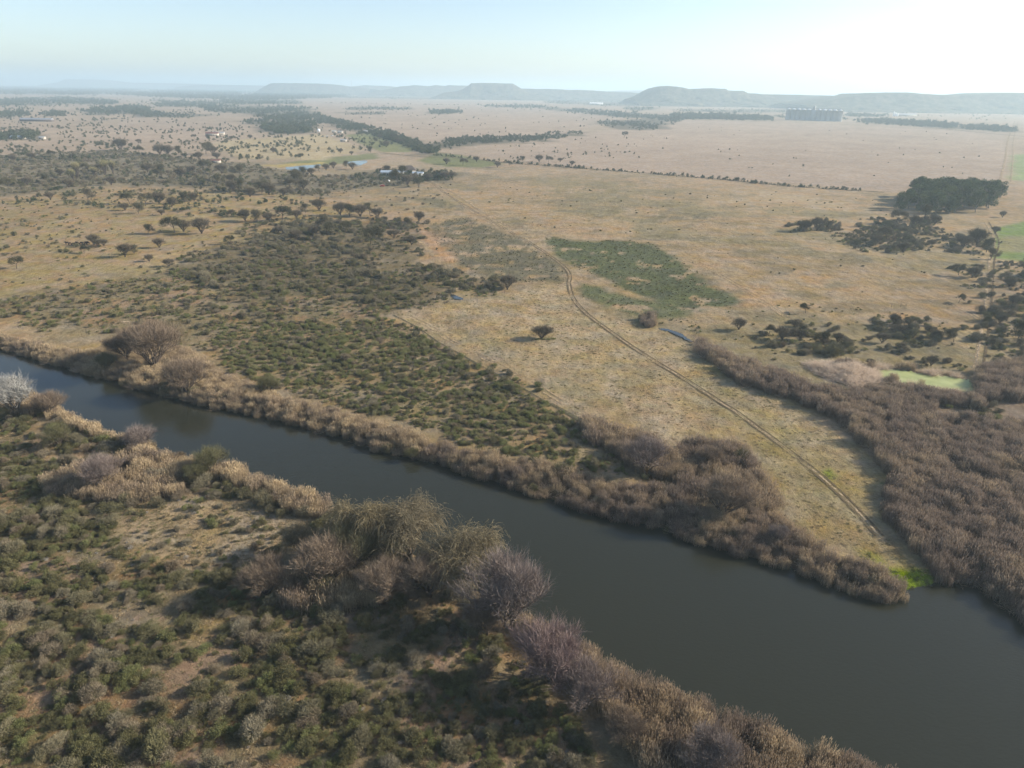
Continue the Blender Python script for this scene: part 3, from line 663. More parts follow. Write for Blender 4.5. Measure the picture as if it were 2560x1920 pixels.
def catmull(P, n=6):
    o = []
    for i in range(len(P) - 1):
        p0, p1, p2, p3 = P[max(i - 1, 0)], P[i], P[i + 1], P[min(i + 2, len(P) - 1)]
        for k in range(n):
            t = k / n; o.append(0.5 * ((2 * p1) + (-p0 + p2) * t + (2 * p0 - 5 * p1 + 4 * p2 - p3) * t * t + (-p0 + 3 * p1 - 3 * p2 + p3) * t ** 3))
    o.append(P[-1]); return np.array(o)
def ribbon(name, pts, strips, mats, step=2.5, lift=0.07):
    P = resample(catmull(poly(pts)), step); d = np.gradient(P, axis=0); n = np.stack([-d[:, 1], d[:, 0]], 1); n /= np.linalg.norm(n, axis=1)[:, None] + 1e-9
    V = []; Fq = []; val = []; mi = []
    for k, (off, w, mt) in enumerate(strips):
        base = len(V)
        for i in range(len(P)):
            for s_, vv in ((-1, 0.0), (-0.5, 0.45), (0.5, 0.45), (1, 0.0)):
                q = P[i] + n[i] * (off + s_ * w / 2); V.append((q[0], q[1], 0.0)); val.append(vv)
        for i in range(len(P) - 1):
            for j in range(3): a = base + i * 4 + j; Fq.append((a, a + 1, a + 5, a + 4)); mi.append(mt)
    V = np.array(V); r = np.hypot(V[:, 0], V[:, 1]); V[:, 2] = hz(V[:, 0], V[:, 1]) + lift + 0.004 * np.arange(len(V)) / len(V) + r * 2e-4
    me = mesh_np(name, V, np.array(Fq), None, {"v": np.array(val)})
    for mm in mats: me.materials.append(mm)
    me.polygons.foreach_set("material_index", np.array(mi, np.int32))
    o = ob(name, me); setp(o, kind='structure'); return o
ribbon("track", [(935, 398), (985, 432), (1040, 465), (1100, 500), (1150, 528), (1200, 562), (1224, 582), (1231, 600), (1229, 615), (1238, 645), (1268, 680), (1330, 724), (1400, 772), (1500, 832), (1600, 898), (1700, 972), (1780, 1036), (1840, 1095), (1900, 1160)],
       [(0, 0.8, 1), (-0.8, 0.6, 0), (0.8, 0.6, 0)], [M['rut'], M['lane']], 1.5)
ribbon("track", [(925, 392), (985, 425), (1045, 466), (1100, 494)], [(3, 3, 0), (-4, 2.5, 0)], [M['lane']], 4)
ribbon("path", [(2192, 262), (2178, 300), (2172, 340), (2160, 392)], [(0, 3.5, 0), (9, 2.0, 0)], [M['lane']], 10)
ribbon("path", [(2128, 480), (2148, 520), (2138, 560), (2132, 620), (2124, 690), (2112, 760), (2104, 800)], [(0, 1.8, 1), (2.2, 1.0, 0)], [M['rut'], M['lane']], 3)
ribbon("trail", [(1900, 610), (1990, 640), (2060, 665), (2110, 690)], [(0, 1.2, 0), (2, 1, 0)], [M['lane']], 3)
ribbon("trail", [(1480, 560), (1560, 600), (1640, 650), (1700, 690)], [(0, 1.2, 0), (2, 1, 0)], [M['faint']], 3)
ribbon("trail", [(1045, 466), (1130, 460), (1330, 450), (1420, 447)], [(0, 2.0, 0)], [M['faint']], 5)
ribbon("trail", [(905, 520), (940, 560), (975, 605), (990, 630)], [(0, 3.0, 0)], [M['faint']], 3)
ribbon("trail", [(850, 684), (900, 705), (960, 745), (1090, 815), (1150, 850), (1240, 905)], [(3.2, 1.0, 0), (5.0, 1.0, 0)], [M['faint']], 2)
ribbon("trail", [(260, 690), (300, 712), (310, 722)], [(0, 4.0, 0)], [M['lane']], 2)
ribbon("trail", [(280, 1655), (300, 1620), (345, 1590)], [(0, 1.0, 0)], [M['faint']], 1)
ribbon("ditch", [(850, 682), (900, 706), (960, 746), (1090, 818), (1150, 851), (1240, 903), (1262, 916)], [(0, 0.7, 0)], [M["ditch"]], 2)
ribbon("ditch", [(1186, 872), (1215, 888), (1240, 903), (1262, 918), (1285, 945)], [(0.6, 1.3, 0)], [M["ditch"]], 1)
ribbon("railway_line", [(820, 330), (900, 338), (1000, 343), (1100, 352), (1230, 362), (1400, 375), (1560, 388), (1700, 402), (1910, 416)], [(0, 3.0, 0), (5, 4.0, 1)], [M['ditch'], M['lane']], 8)
ribbon("road", [(1440, 258), (1560, 258), (1700, 260), (1900, 268), (2040, 279), (2150, 290), (2250, 298)], [(0, 9.0, 0), (14, 7, 1)], [M['ditch'], M['lane']], 20)

# ------------------------------------------------------------------ hills on the horizon
hm, N, L = newmat("hill_bush_and_rock")
g = N.new("ShaderNodeNewGeometry"); n = N.new("ShaderNodeTexNoise"); n.inputs['Scale'].default_value = 0.03; n.inputs['Detail'].default_value = 8; n.inputs['Roughness'].default_value = 0.75
L.new(g.outputs['Position'], n.inputs['Vector']); r = N.new("ShaderNodeValToRGB")
r.color_ramp.elements[0].position = 0.42; r.color_ramp.elements[0].color = (0.045, 0.052, 0.032, 1); r.color_ramp.elements[1].position = 0.66; r.color_ramp.elements[1].color = (0.17, 0.14, 0.095, 1)
L.new(n.outputs[0], r.inputs[0]); b = N.new("ShaderNodeBsdfDiffuse"); L.new(r.outputs[0], b.inputs[0])
bu = N.new("ShaderNodeBump"); bu.inputs['Strength'].default_value = 0.8; bu.inputs['Distance'].default_value = 8; L.new(n.outputs[0], bu.inputs['Height']); L.new(bu.outputs[0], b.inputs['Normal'])
out(hm, N, L, b.outputs[0])
def hill(sky_, dist, slope=3.0, top=300, seed=0, name="hills", rough=1.0):
    S = np.array(sky_, float); Y0 = dist
    xx = []; zz = []
    for a, b_ in S:
        X, Z = height_at(a, b_, Y0); xx.append(X); zz.append(max(Z, 0.5))
    xx = np.array(xx); zz = np.array(zz); X = np.linspace(xx[0], xx[-1], 260); Z = np.interp(X, xx, zz)
    Z = Z + (fbm(X / 90, X * 0, seed, 4) - 0.5) * 7 * rough * smooth(5, 40, Z)
    prof = np.array([(-1.0, 0), (-0.8, 0.10), (-0.6, 0.25), (-0.42, 0.43), (-0.28, 0.60), (-0.16, 0.78), (-0.10, 0.90), (-0.03, 0.985), (0.0, 1.0)])
    cc = np.interp(np.linspace(-1, 0, 34), prof[:, 0], prof[:, 1]); tt = np.linspace(-1, 0, 34)
    V = []
    for j in range(34):
        Wd = Z.max() * slope
        gul = (fbm(X / 70, X * 0 + tt[j] * 4, seed + 3, 4) - 0.5) * 2
        yy = Y0 + tt[j] * Wd * (1 + 0.25 * gul)
        V.append(np.stack([X, yy, Z * cc[j] * (1 + 0.14 * gul * (1 - cc[j])) - (0.6 if j == 0 else 0)], 1))
    for k, (dy, f) in enumerate(((top * 0.5, 0.99), (top, 0.96), (top + Z.max() * 2, 0.3), (top + Z.max() * 3, -0.02))):
        V.append(np.stack([X, np.full_like(X, Y0 + dy), Z * f], 1))
    V = np.array(V); nr, nc = V.shape[0], V.shape[1]
    i = np.arange(nr - 1)[:, None] * nc + np.arange(nc - 1)[None, :]; Fq = np.stack([i, i + 1, i + nc + 1, i + nc], -1).reshape(-1, 4)
    me = mesh_np(name, V.reshape(-1, 3), Fq, hm, None, True); o = ob(name, me); setp(o, kind='structure'); return o
hill([(90, 183), (125, 178), (140, 171), (205, 171.5), (255, 178), (420, 181), (480, 183)], 15000, 3, 600, 1)
hill([(380, 188), (420, 184), (520, 184), (600, 186), (700, 189)], 12000, 3, 600, 2)
hill([(555, 196), (570, 187), (585, 180), (610, 179), (700, 181), (735, 186), (770, 189), (800, 193)], 8200, 2.6, 500, 3, "mesa_hill")
hill([(690, 193), (750, 188), (790, 184), (835, 186), (870, 190), (910, 193)], 9500, 3, 400, 4)
hill([(780, 203), (830, 194), (864, 187), (893, 184), (923, 186), (942, 183.5), (962, 186), (970, 184), (1001, 185), (1080, 189), (1120, 193)], 7800, 2.8, 500, 5)
hill([(930, 211), (960, 200), (985, 197), (999, 193), (1010, 186), (1018, 179.5), (1060, 179), (1108, 180.5), (1114, 184), (1124, 190), (1140, 199), (1160, 205), (1185, 210)], 6200, 1.9, 350, 6, "mesa_hill", 0.5)
hill([(1100, 197), (1126, 191), (1177, 192), (1216, 193), (1251, 195), (1296, 196), (1340, 199), (1410, 203), (1440, 206)], 6600, 3.2, 500, 7)
hill([(1280, 203), (1330, 196), (1400, 195), (1500, 199)], 11000, 3, 500, 17)
hill([(1370, 216), (1392, 208), (1410, 197), (1423, 190), (1441, 185.5), (1462, 187), (1488, 192), (1536, 190), (1568, 191.5), (1573, 195), (1605, 195.5), (1616, 201), (1638, 203), (1687, 204), (1728, 205), (1800, 212)], 4700, 2.8, 400, 8, "mesa_hill")
hill([(1600, 216), (1650, 207), (1728, 205), (1780, 206), (1839, 209), (1900, 214)], 5200, 3, 400, 9)
hill([(1740, 226), (1790, 216), (1839, 209), (1874, 206), (1889, 201.5), (1956, 200), (2014, 204), (2054, 205.5), (2132, 204), (2171, 201), (2212, 201), (2300, 204), (2450, 206), (2600, 214)], 3900, 2.6, 400, 10)

# ------------------------------------------------------------------ scattering
rng = np.random.default_rng(7)
proto_cols = {}
def proto(key, meshes, mat=None):
    if key in proto_cols: return proto_cols[key]
    c = bpy.data.collections.new("plants_" + key)
    for i, me in enumerate(meshes): c.objects.link(bpy.data.objects.new("plant_" + key, me))
    proto_cols[key] = c; return c
def scatter_object(name, key, meshes, X, Y, S, T, label, Zs=None, squash=None):
    """one 'stuff' object: plants placed at points with their own size, turn and tint"""
    n = len(X); Z = hz(X, Y) if Zs is None else Zs
    me = bpy.data.meshes.new(name); me.vertices.add(n); me.vertices.foreach_set("co", np.stack([X, Y, Z], 1).astype(np.float32).ravel())
    a = me.attributes.new("tint", 'FLOAT', 'POINT'); a.data.foreach_set("value", np.asarray(T, np.float32))
    a = me.attributes.new("rot", 'FLOAT_VECTOR', 'POINT'); rr = np.zeros((n, 3), np.float32); rr[:, 2] = rng.random(n) * 6.283; rr[:, 0] = rng.normal(0, 0.05, n); a.data.foreach_set("vector", rr.ravel())
    a = me.attributes.new("scl", 'FLOAT_VECTOR', 'POINT'); ss = np.stack([S, S * rng.uniform(0.65, 1.25, n), S * (rng.uniform(0.6, 1.3, n) if squash is None else squash)], 1).astype(np.float32); a.data.foreach_set("vector", ss.ravel())
    o = ob(name, me)
    ng = bpy.data.node_groups.new(name + "_placing", 'GeometryNodeTree')
    ng.interface.new_socket("Geometry", in_out='INPUT', socket_type='NodeSocketGeometry'); ng.interface.new_socket("Geometry", in_out='OUTPUT', socket_type='NodeSocketGeometry')
    gi = ng.nodes.new("NodeGroupInput"); go = ng.nodes.new("NodeGroupOutput"); ip = ng.nodes.new("GeometryNodeInstanceOnPoints"); ci = ng.nodes.new("GeometryNodeCollectionInfo")
    ci.inputs[0].default_value = proto(key, meshes); ci.inputs['Separate Children'].default_value = True; ci.inputs['Reset Children'].default_value = True
    def na(nm, dt):
        q = ng.nodes.new("GeometryNodeInputNamedAttribute"); q.data_type = dt; q.inputs[0].default_value = nm; return q.outputs[0]
    er = ng.nodes.new("FunctionNodeEulerToRotation")
    ng.links.new(gi.outputs[0], ip.inputs['Points']); ng.links.new(ci.outputs[0], ip.inputs['Instance']); ip.inputs['Pick Instance'].default_value = True
    ng.links.new(na("rot", 'FLOAT_VECTOR'), er.inputs[0]); ng.links.new(er.outputs[0], ip.inputs['Rotation']); ng.links.new(na("scl", 'FLOAT_VECTOR'), ip.inputs['Scale'])
    ng.links.new(ip.outputs[0], go.inputs[0])
    md = o.modifiers.new("placing", 'NODES'); md.node_group = ng
    setp(o, label, name.replace('_', ' '), None, 'stuff'); return o
def sample(P, dens, clump=0.0, sc=12, seed=0, thr=0.5, avoid=(), rmax=None, ragged=3.0, trails=False):
    x0, y0 = P.min(0); x1, y1 = P.max(0); n = int((x1 - x0) * (y1 - y0) * dens)
    n = min(n, 400000); x = rng.uniform(x0, x1, n); y = rng.uniform(y0, y1, n)
    k = inside(x + (fbm(x / 9, y / 9, 61) - 0.5) * ragged, y + (fbm(x / 9, y / 9, 67) - 0.5) * ragged, P)
    x, y = x[k], y[k]
    if clump > 0:
        f = fbm(x / sc, y / sc, seed); k = rng.random(len(x)) < (1 - clump) + clump * smooth(thr - 0.09, thr + 0.09, f); x, y = x[k], y[k]
    if trails: k = np.abs(fbm(x / 26, y / 26, 301, 3) - 0.5) > 0.013; x, y = x[k], y[k]
    for A in avoid: k = ~inside(x, y, A); x, y = x[k], y[k]
    k = sdist(x, y, RIVER) > 0.4; x, y = x[k], y[k]
    if rmax: k = np.hypot(x, y) < rmax; x, y = x[k], y[k]
    return x, y
def sample_px(pts, n, seed=0, cth=0.42):
    a = np.array(pts, float); r = np.random.default_rng(seed); x0, y0 = a.min(0); x1, y1 = a.max(0)
    ar = 0.5 * abs(np.dot(a[:, 0], np.roll(a[:, 1], 1)) - np.dot(a[:, 1], np.roll(a[:, 0], 1))); m_ = int(n * (x1 - x0) * (y1 - y0) / max(ar, 1))
    x = r.uniform(x0, x1, m_); y = r.uniform(y0, y1, m_); k = inside(x, y, a) & (r.random(m_) < 0.04 + 0.96 * smooth(cth - 0.07, cth + 0.07, fbm(x / 45, y / 4.5, seed % 17, 4))); x = x[k] + r.normal(0, 7, k.sum()); y = y[k] + r.normal(0, 1.3, k.sum()); y = np.maximum(y, 187.0 + 0.0141 * x); g_ = G(x, y); return g_[:, 0], g_[:, 1]
POOLS = [poly(P_alg), poly(P_pond1), poly(P_pond2), poly(P_creek), poly(P_pud)]
REEDZ = [R_near, R_farb, R_strip, R_strip2, R_bed, R_bed2, R_low, R_will, R_pale]

# reeds
RX, RY, RS, RTt = [], [], [], []
def reeds(P, dens, t0, t1, s=(0.8, 1.15), avoid=(), clump=0.25):
    x, y = sample(P, dens, clump, 6, 77, 0.40, list(avoid) + POOLS)
    n = len(x); RX.append(x); RY.append(y); RS.append(((s[0] + s[1]) / 2 + rng.normal(0, 0.05, n)) * (0.76 + 0.48 * fbm(x / 6, y / 6, 88))); RTt.append(np.clip(t0 + (t1 - t0) * smooth(0.32, 0.68, fbm(x / 6, y / 6, 99)) + rng.normal(0, 0.10, n), 0, 1))
reeds(R_near, 0.62, 0.08, 0.5, (0.62, 0.95)); reeds(R_will, 0.8, 0.15, 0.6)
reeds(R_low, 0.75, 0.25, 0.85, (0.7, 1.05))
mid = poly([(-400, 600), (760, 840), (760, 1000), (-400, 900)])
xl = [R_farb]
reeds(R_farb, 0.75, 0.3, 0.85, (0.5, 0.92)); reeds(R_strip, 0.8, 0.4, 0.7, (0.8, 1.1)); reeds(R_strip2, 0.55, 0.4, 0.8, (0.8, 1.1))
reeds(R_bed, 0.60, 0.55, 1.0, (0.75, 1.05), clump=0.3); reeds(R_bed2, 0.5, 0.55, 0.9); reeds(poly([(2010, 906), (2212, 915), (2400, 918), (2400, 1010), (2212, 972), (2120, 956), (2050, 936)]), 0.5, 0.6, 1.0, (0.6, 0.9), clump=0.4)
for c_ in ([(1380, 690), (1412, 687), (1424, 703), (1395, 711)], [(1912, 818), (1934, 817), (1936, 826), (1912, 826)], [(1968, 828), (1995, 827), (2002, 836), (1975, 838)], [(1800, 790), (1880, 795), (1888, 800), (1810, 797)], [(1110, 1325), (1180, 1362), (1250, 1402), (1235, 1450), (1160, 1400), (1100, 1350)], [(1940, 795), (1980, 799), (1978, 803), (1940, 800)]): reeds(poly(c_), 0.8, 0.3, 0.9, (0.6, 0.85))
RX, RY, RS, RTt = map(np.concatenate, (RX, RY, RS, RTt))
# reeds toward the upper left of the far bank are paler
left = (RX < -20) & (sdist(RX, RY, R_farb) < 0); RTt[left] = RTt[left] * 0.5
scatter_object("reed_bed", "reed", REED, RX, RY, RS, RTt, "tall dry reeds in straw and brown along both banks and across the low ground")
x, y = sample(R_pale, 0.55, 0.3, 6, 3, 0.42, POOLS)
x2, y2 = sample(R_bed, 0.16, 0.85, 9, 13, 0.52, POOLS); x3, y3 = sample(R_low, 0.12, 0.5, 8, 14, 0.5); x4, y4 = sample(R_farb, 0.08, 0.5, 8, 15, 0.5)
x5, y5 = sample(band(poly(P_alg + P_alg[:1]), 2.5, 2.5), 0.3)
k5 = ~inside(x5, y5, poly(P_alg)); x5, y5 = x5[k5], y5[k5]
X = np.concatenate([x, x2, x3, x4, x5]); Y = np.concatenate([y, y2, y3, y4, y5]); T = np.concatenate([rng.uniform(0, .45, len(x)), rng.uniform(.8, 1.3, len(x2)), rng.uniform(.6, 1.2, len(x3)), rng.uniform(.6, 1.2, len(x4)), rng.uniform(.1, .9, len(x5))])
scatter_object("fallen_reeds", "fallenreed", REEDF, X, Y, rng.uniform(0.6, 1.0, len(X)), T, "pale flattened reeds by the algae pond and among standing reeds", squash=rng.uniform(0.7, 1.1, len(X)))

# grass tufts near the camera
gx, gy = [], []; gt = []
for P, dn, t0, t1 in ((P_field, 0.35, 0.2, 0.6), (Z_near, 1.3, 0.0, 0.62), (Z_open, 1.2, 0.0, 0.4), (Z_midlow, 0.5, 0.1, 0.75), (Z_mid, 0.16, 0.1, 0.7), (P_tip2, 3, 0.9, 1.0), (P_tip, 2, 0.75, 1.0)):
    x, y = sample(P, dn, 0.5, 5, 21, 0.5, REEDZ + POOLS, 330); gx.append(x); gy.append(y); gt.append(np.clip(t0 + (t1 - t0) * smooth(0.35, 0.65, fbm(x / 8, y / 8, 33)) + rng.normal(0, .08, len(x)), 0, 1))
X, Y, T = map(np.concatenate, (gx, gy, gt)); scatter_object("grass", "tuft", TUFT, X, Y, rng.uniform(0.3, 0.75, len(X)) , T, "dry straw coloured grass tufts over the fields and scrub", squash=rng.uniform(0.35, 0.7, len(X)))

# shrubs: gather all, the largest in view become things of their own
SH = {'green': [], 'grey': []}
def shrubs(P, kind, dens, size, clump, sc, seed, thr, tint, avoid=(), ragged=14.0):
    x, y = sample(P, dens, clump, sc, seed, thr, list(avoid) + POOLS + REEDZ, None, ragged, True)
    n = len(x); s = (size[0] + (size[1] - size[0]) * rng.random(n) ** 2.0) * (0.65 + 0.7 * fbm(x / 16, y / 16, 401, 3))
    SH[kind].append(np.stack([x, y, s, rng.uniform(tint[0], tint[1], n)], 1))
NW = [Z_open]
shrubs(Z_near, 'green', 0.95, (0.4, 1.8), 0.72, 5, 101, 0.47, (0, 0.6), NW, 6); shrubs(Z_near, 'grey', 0.27, (0.4, 2.4), 0.75, 10, 102, 0.48, (0, 1), NW, 6)
shrubs(Z_open, 'green', 0.12, (0.35, 1.3), 0.6, 7, 103, 0.5, (0, 1), (), 10); shrubs(Z_open, 'grey', 0.12, (0.5, 1.2), 0.4, 9, 104, 0.5, (0.3, 1))
shrubs(Z_mid, 'green', 0.14, (0.5, 1.7), 0.65, 10, 105, 0.45, (0.1, 1), (), 30); shrubs(Z_mid, 'grey', 0.08, (0.5, 2.1), 0.75, 12, 106, 0.47, (0.2, 1), (), 30)
shrubs(P_green1, 'green', 0.22, (0.2, 0.65), 0.5, 8, 190, 0.42, (0, 0.6), (), 12); shrubs(P_green2, 'green', 0.2, (0.2, 0.6), 0.5, 8, 191, 0.42, (0, 0.6), (), 12); shrubs(P_grey3, 'grey', 0.18, (0.2, 0.6), 0.6, 8, 192, 0.45, (0, 0.6), (), 12)
shrubs(poly([(985, 612), (1085, 622), (1070, 640), (1020, 645), (975, 626)]), 'green', 0.25, (0.6, 1.4), 0.2, 8, 195, 0.45, (0.5, 0.75), (), 2); shrubs(poly([(1400, 690), (1480, 690), (1545, 712), (1500, 722), (1430, 704)]), 'green', 0.10, (0.4, 1.1), 0.3, 8, 196, 0.45, (0.2, 0.6), (), 2)
shrubs(Z_midlow, 'green', 0.42, (0.55, 1.6), 0.55, 6, 107, 0.47, (0.35, 0.95), (), 2); shrubs(Z_midlow, 'grey', 0.05, (0.5, 1.4), 0.6, 9, 108, 0.48, (0.3, 1), (), 2)
shrubs(Z_dark, 'grey', 0.10, (0.9, 2.9), 0.85, 14, 109, 0.48, (0, 0.9), (), 50); shrubs(Z_dark, 'green', 0.06, (0.6, 1.9), 0.8, 11, 110, 0.49, (0, 0.7), (), 60)
shrubs(Z_plain, 'grey', 0.020, (0.6, 2.2), 0.93, 34, 111, 0.53, (0, .8)); shrubs(Z_plain, 'green', 0.014, (0.4, 1.5), 0.9, 30, 112, 0.52, (0, .6))
shrubs(Z_wood, 'grey', 0.032, (1.1, 3.4), 0.8, 40, 113, 0.48, (0.2, 1)); shrubs(Z_wood, 'green', 0.005, (1.0, 2.6), 0.6, 40, 114, 0.5, (0, .6))
cl = [[(1800, 512), (1880, 490), (1990, 482), (2050, 500), (1990, 545), (1900, 550), (1830, 532)], [(1890, 474), (2000, 472), (2045, 484), (1960, 502), (1900, 488)],
      [(2050, 512), (2140, 505), (2150, 550), (2080, 557), (2045, 540)], [(2060, 572), (2130, 568), (2130, 612), (2080, 602)], [(1640, 712), (1720, 692), (1800, 702), (1860, 742), (1880, 770), (1700, 766), (1628, 742)],
      [(1870, 692), (1930, 672), (2040, 702), (2050, 742), (1990, 762), (1900, 762)], [(2140, 600), (2212, 590), (2400, 600), (2400, 780), (2120, 800), (2118, 700)], [(1950, 770), (2060, 780), (2100, 802), (1990, 802)],
      [(2030, 876), (2150, 872), (2170, 905), (2060, 908)], [(1700, 484), (1800, 477), (1812, 500), (1720, 502)], [(2150, 575), (2212, 560), (2400, 560), (2400, 600), (2150, 600)],
      [(880, 575), (1000, 580), (1085, 620), (1060, 640), (960, 612), (900, 600)]]
for i, c in enumerate(cl):
    P = poly(c); rg = min(34.0, 0.35 * math.sqrt(np.prod(P.max(0) - P.min(0)))); shrubs(P, 'grey', 0.085, (0.9, 3.1), 0.7, 16, 120 + i, 0.44, (0.2, 1), (), rg); shrubs(P, 'green', 0.11, (0.4, 1.8), 0.5, 9, 140 + i, 0.46, (0, 0.7), (), rg * 1.3)
P = poly([(1560, 660), (1700, 650), (2110, 690), (2110, 780), (1700, 790), (1540, 730)]); shrubs(P, 'green', 0.012, (0.4, 1.2), 0.4, 12, 160, 0.5, (0, .8)); shrubs(P, 'grey', 0.006, (0.6, 1.4), 0.4, 12, 161, 0.5, (0, .8))
P = poly([(1000, 400), (1900, 420), (2120, 560), (2100, 700), (1620, 650), (1380, 520), (1100, 480)]); shrubs(P, 'grey', 0.0022, (0.3, 1.3), 0.9, 45, 162, 0.55, (0, .6)); shrubs(P, 'green', 0.0035, (0.3, 1.2), 0.92, 35, 163, 0.56, (0, .6))
P = poly([(600, 420), (980, 395), (940, 470), (760, 480), (560, 500)]); shrubs(P, 'grey', 0.008, (0.7, 2.2), 0.7, 30, 164, 0.52, (.2, 1))
x, y = sample(Z_near, 0.018, 0.5, 9, 240, 0.5, REEDZ); xo, yo = sample(Z_midlow, 0.004, 0.5, 9, 241, 0.5, REEDZ); x = np.append(x, xo); y = np.append(y, yo)
scatter_object("dead_undergrowth", "dead", DEAD, x, y, rng.uniform(0.3, 0.75, len(x)), np.zeros(len(x)), "small whitish dead bushes low among the olive shrubs")
# along the banks: dark bushes among reeds
REEDZ_keep = REEDZ; REEDZ = []
shrubs(R_farb, 'grey', 0.03, (1.2, 2.8), 0.3, 8, 170, 0.45, (0, 1)); shrubs(R_farb, 'green', 0.02, (1.0, 2.2), 0.3, 8, 171, 0.45, (0, .6))
shrubs(R_near, 'grey', 0.035, (1.2, 2.6), 0.3, 8, 172, 0.45, (0.1, 1)); shrubs(R_low, 'grey', 0.03, (1.0, 2.2), 0.3, 8, 173, 0.45, (0.1, 1)); shrubs(R_bed, 'grey', 0.008, (1.0, 2.2), 0.3, 8, 174, 0.45, (0.1, 1))
bankN = poly([(20, 890), (120, 905), (290, 965), (300, 985), (180, 1020), (90, 1050), (20, 1000)]); shrubs(bankN, 'grey', 0.10, (1.2, 3.0), 0.3, 8, 175, 0.42, (.1, 1)); shrubs(bankN, 'green', 0.08, (1.0, 2.2), 0.3, 8, 176, 0.42, (0, .6))
bankM = poly([(400, 1030), (560, 1062), (720, 1125), (760, 1150), (660, 1160), (560, 1110), (420, 1070)]); shrubs(bankM, 'grey', 0.12, (1.0, 2.6), 0.3, 8, 177, 0.42, (.1, 1)); shrubs(bankM, 'green', 0.07, (1.0, 2.2), 0.3, 8, 178, 0.42, (0, .4))
bankW = poly([(700, 1120), (850, 1180), (1000, 1245), (1090, 1305), (1240, 1400), (1300, 1500), (1180, 1480), (1060, 1350), (960, 1300), (800, 1300), (640, 1270), (600, 1180)]); shrubs(bankW, 'grey', 0.16, (1.2, 3.2), 0.2, 8, 179, 0.42, (.0, 1)); shrubs(bankW, 'green', 0.12, (1.0, 2.6), 0.3, 8, 180, 0.42, (0, .3))
REEDZ = REEDZ_keep
def region(x, y):
    if y > 900: return "on the distant plain"
    d = sdist(np.array([x]), np.array([y]), NEAR_SIDE)[0]
    if d < 0:
        if inside(np.array([x]), np.array([y]), bankW)[0]: return "on the near bank"
        if inside(np.array([x]), np.array([y]), R_low)[0]: return "in the near reeds"
        return "in the near scrub"
    if x > 60 and y > 150: return "in the scrub right of the grazed field"
    return "across the river"
MARKS = [(38, 895, "silvery tree"), (308, 950, "rosy waterside tree"), (225, 1050, "reddish tree"), (457, 1010, "thin upright tree"), (450, 1150, "sandy opening"), (575, 1280, "brown tree left of the willows"), (664, 1190, "small yellowish willow"),
         (800, 1200, "tall willows"), (1015, 1250, "round willow"), (1108, 1345, "large pinkish tree"), (1186, 1465, "second pinkish tree"), (1258, 1525, "lowest pinkish tree"), (1352, 1600, "small dark tree"), (1540, 1660, "pink bush"),
         (0, 1659, "bottom left corner"), (550, 1659, "bottom edge at left"), (900, 1659, "bottom edge nearer the river"), (0, 1400, "left edge of the scrub"), (330, 800, "largest far bank tree"), (580, 850, "grey far bank tree"), (1215, 1030, "dark round far bank tree"),
         (1392, 1020, "pinkish tree in the reed strip"), (1562, 1115, "wide brown tree"), (1169, 733, "lone field tree"), (1095, 625, "thicket end tree"), (800, 533, "flat topped tree"), (170, 527, "cows"), (205, 384, "pale poplars"), (650, 366, "left pond"), (770, 352, "right pond"),
         (870, 378, "thatched house"), (467, 352, "orange roofed hut"), (2060, 450, "gum grove"), (2000, 822, "algae pond"), (1795, 805, "pale mound"), (60, 296, "leftmost farm"), (331, 367, "tall pale pole"), (465, 292, "red roofed barn"), (1460, 728, "narrow creek"), (1040, 440, "farm track"), (2120, 690, "narrow lane"), (1758, 260, "grain silos"), (1958, 251, "long white shed"), (1288, 226, "hazy white warehouse"), (961, 243, "small far grove"), (816, 234, "far tree line on the field"), (689, 291, "water tank"), (790, 287, "white cottage"), (80, 262, "long dark sheds"), (610, 245, "big far wood"), (400, 224, "far tree belt"), (240, 240, "far left wood"), (1100, 300, "hedge line"), (1380, 270, "scrub left of the big field"), (2100, 276, "belt right of the silos"), (1550, 255, "belt left of the silos"), (0, 700, "upper left bank"), (300, 712, "sandy ramp")]
def near_px(px, py):
    best = min(MARKS, key=lambda m_: math.hypot(px - m_[0], (py - m_[1]) * 1.3)); dx, dy = px - best[0], py - best[1]
    D = math.hypot(dx, dy); ew = "right" if dx > 0 else "left"; ns = "below" if dy > 0 else "above"
    if D < 12: d = "right beside"
    else:
        d = (ns if abs(dy) > 2.2 * abs(dx) else (f"{ew} of" if abs(dx) > 2.2 * abs(dy) else f"{ns} and {ew} of"))
        sc_ = "just " if D < 45 else ("" if D < 100 else "well ")
        d = sc_ + d
    return f"{d} the {best[2]}"
def near_what(x, y):
    zc = y * FW[1] - H * FW[2]; u = (x * RT[0] + y * RT[1] - H * RT[2]) / zc * F_PX + 1280; v = -(x * UP[0] + y * UP[1] - H * UP[2]) / zc * F_PX + 960
    return near_px(u / K, v / K)
NEAR_SIDE = np.concatenate([NEARB, np.array([[400, -200], [-900, -200]])])
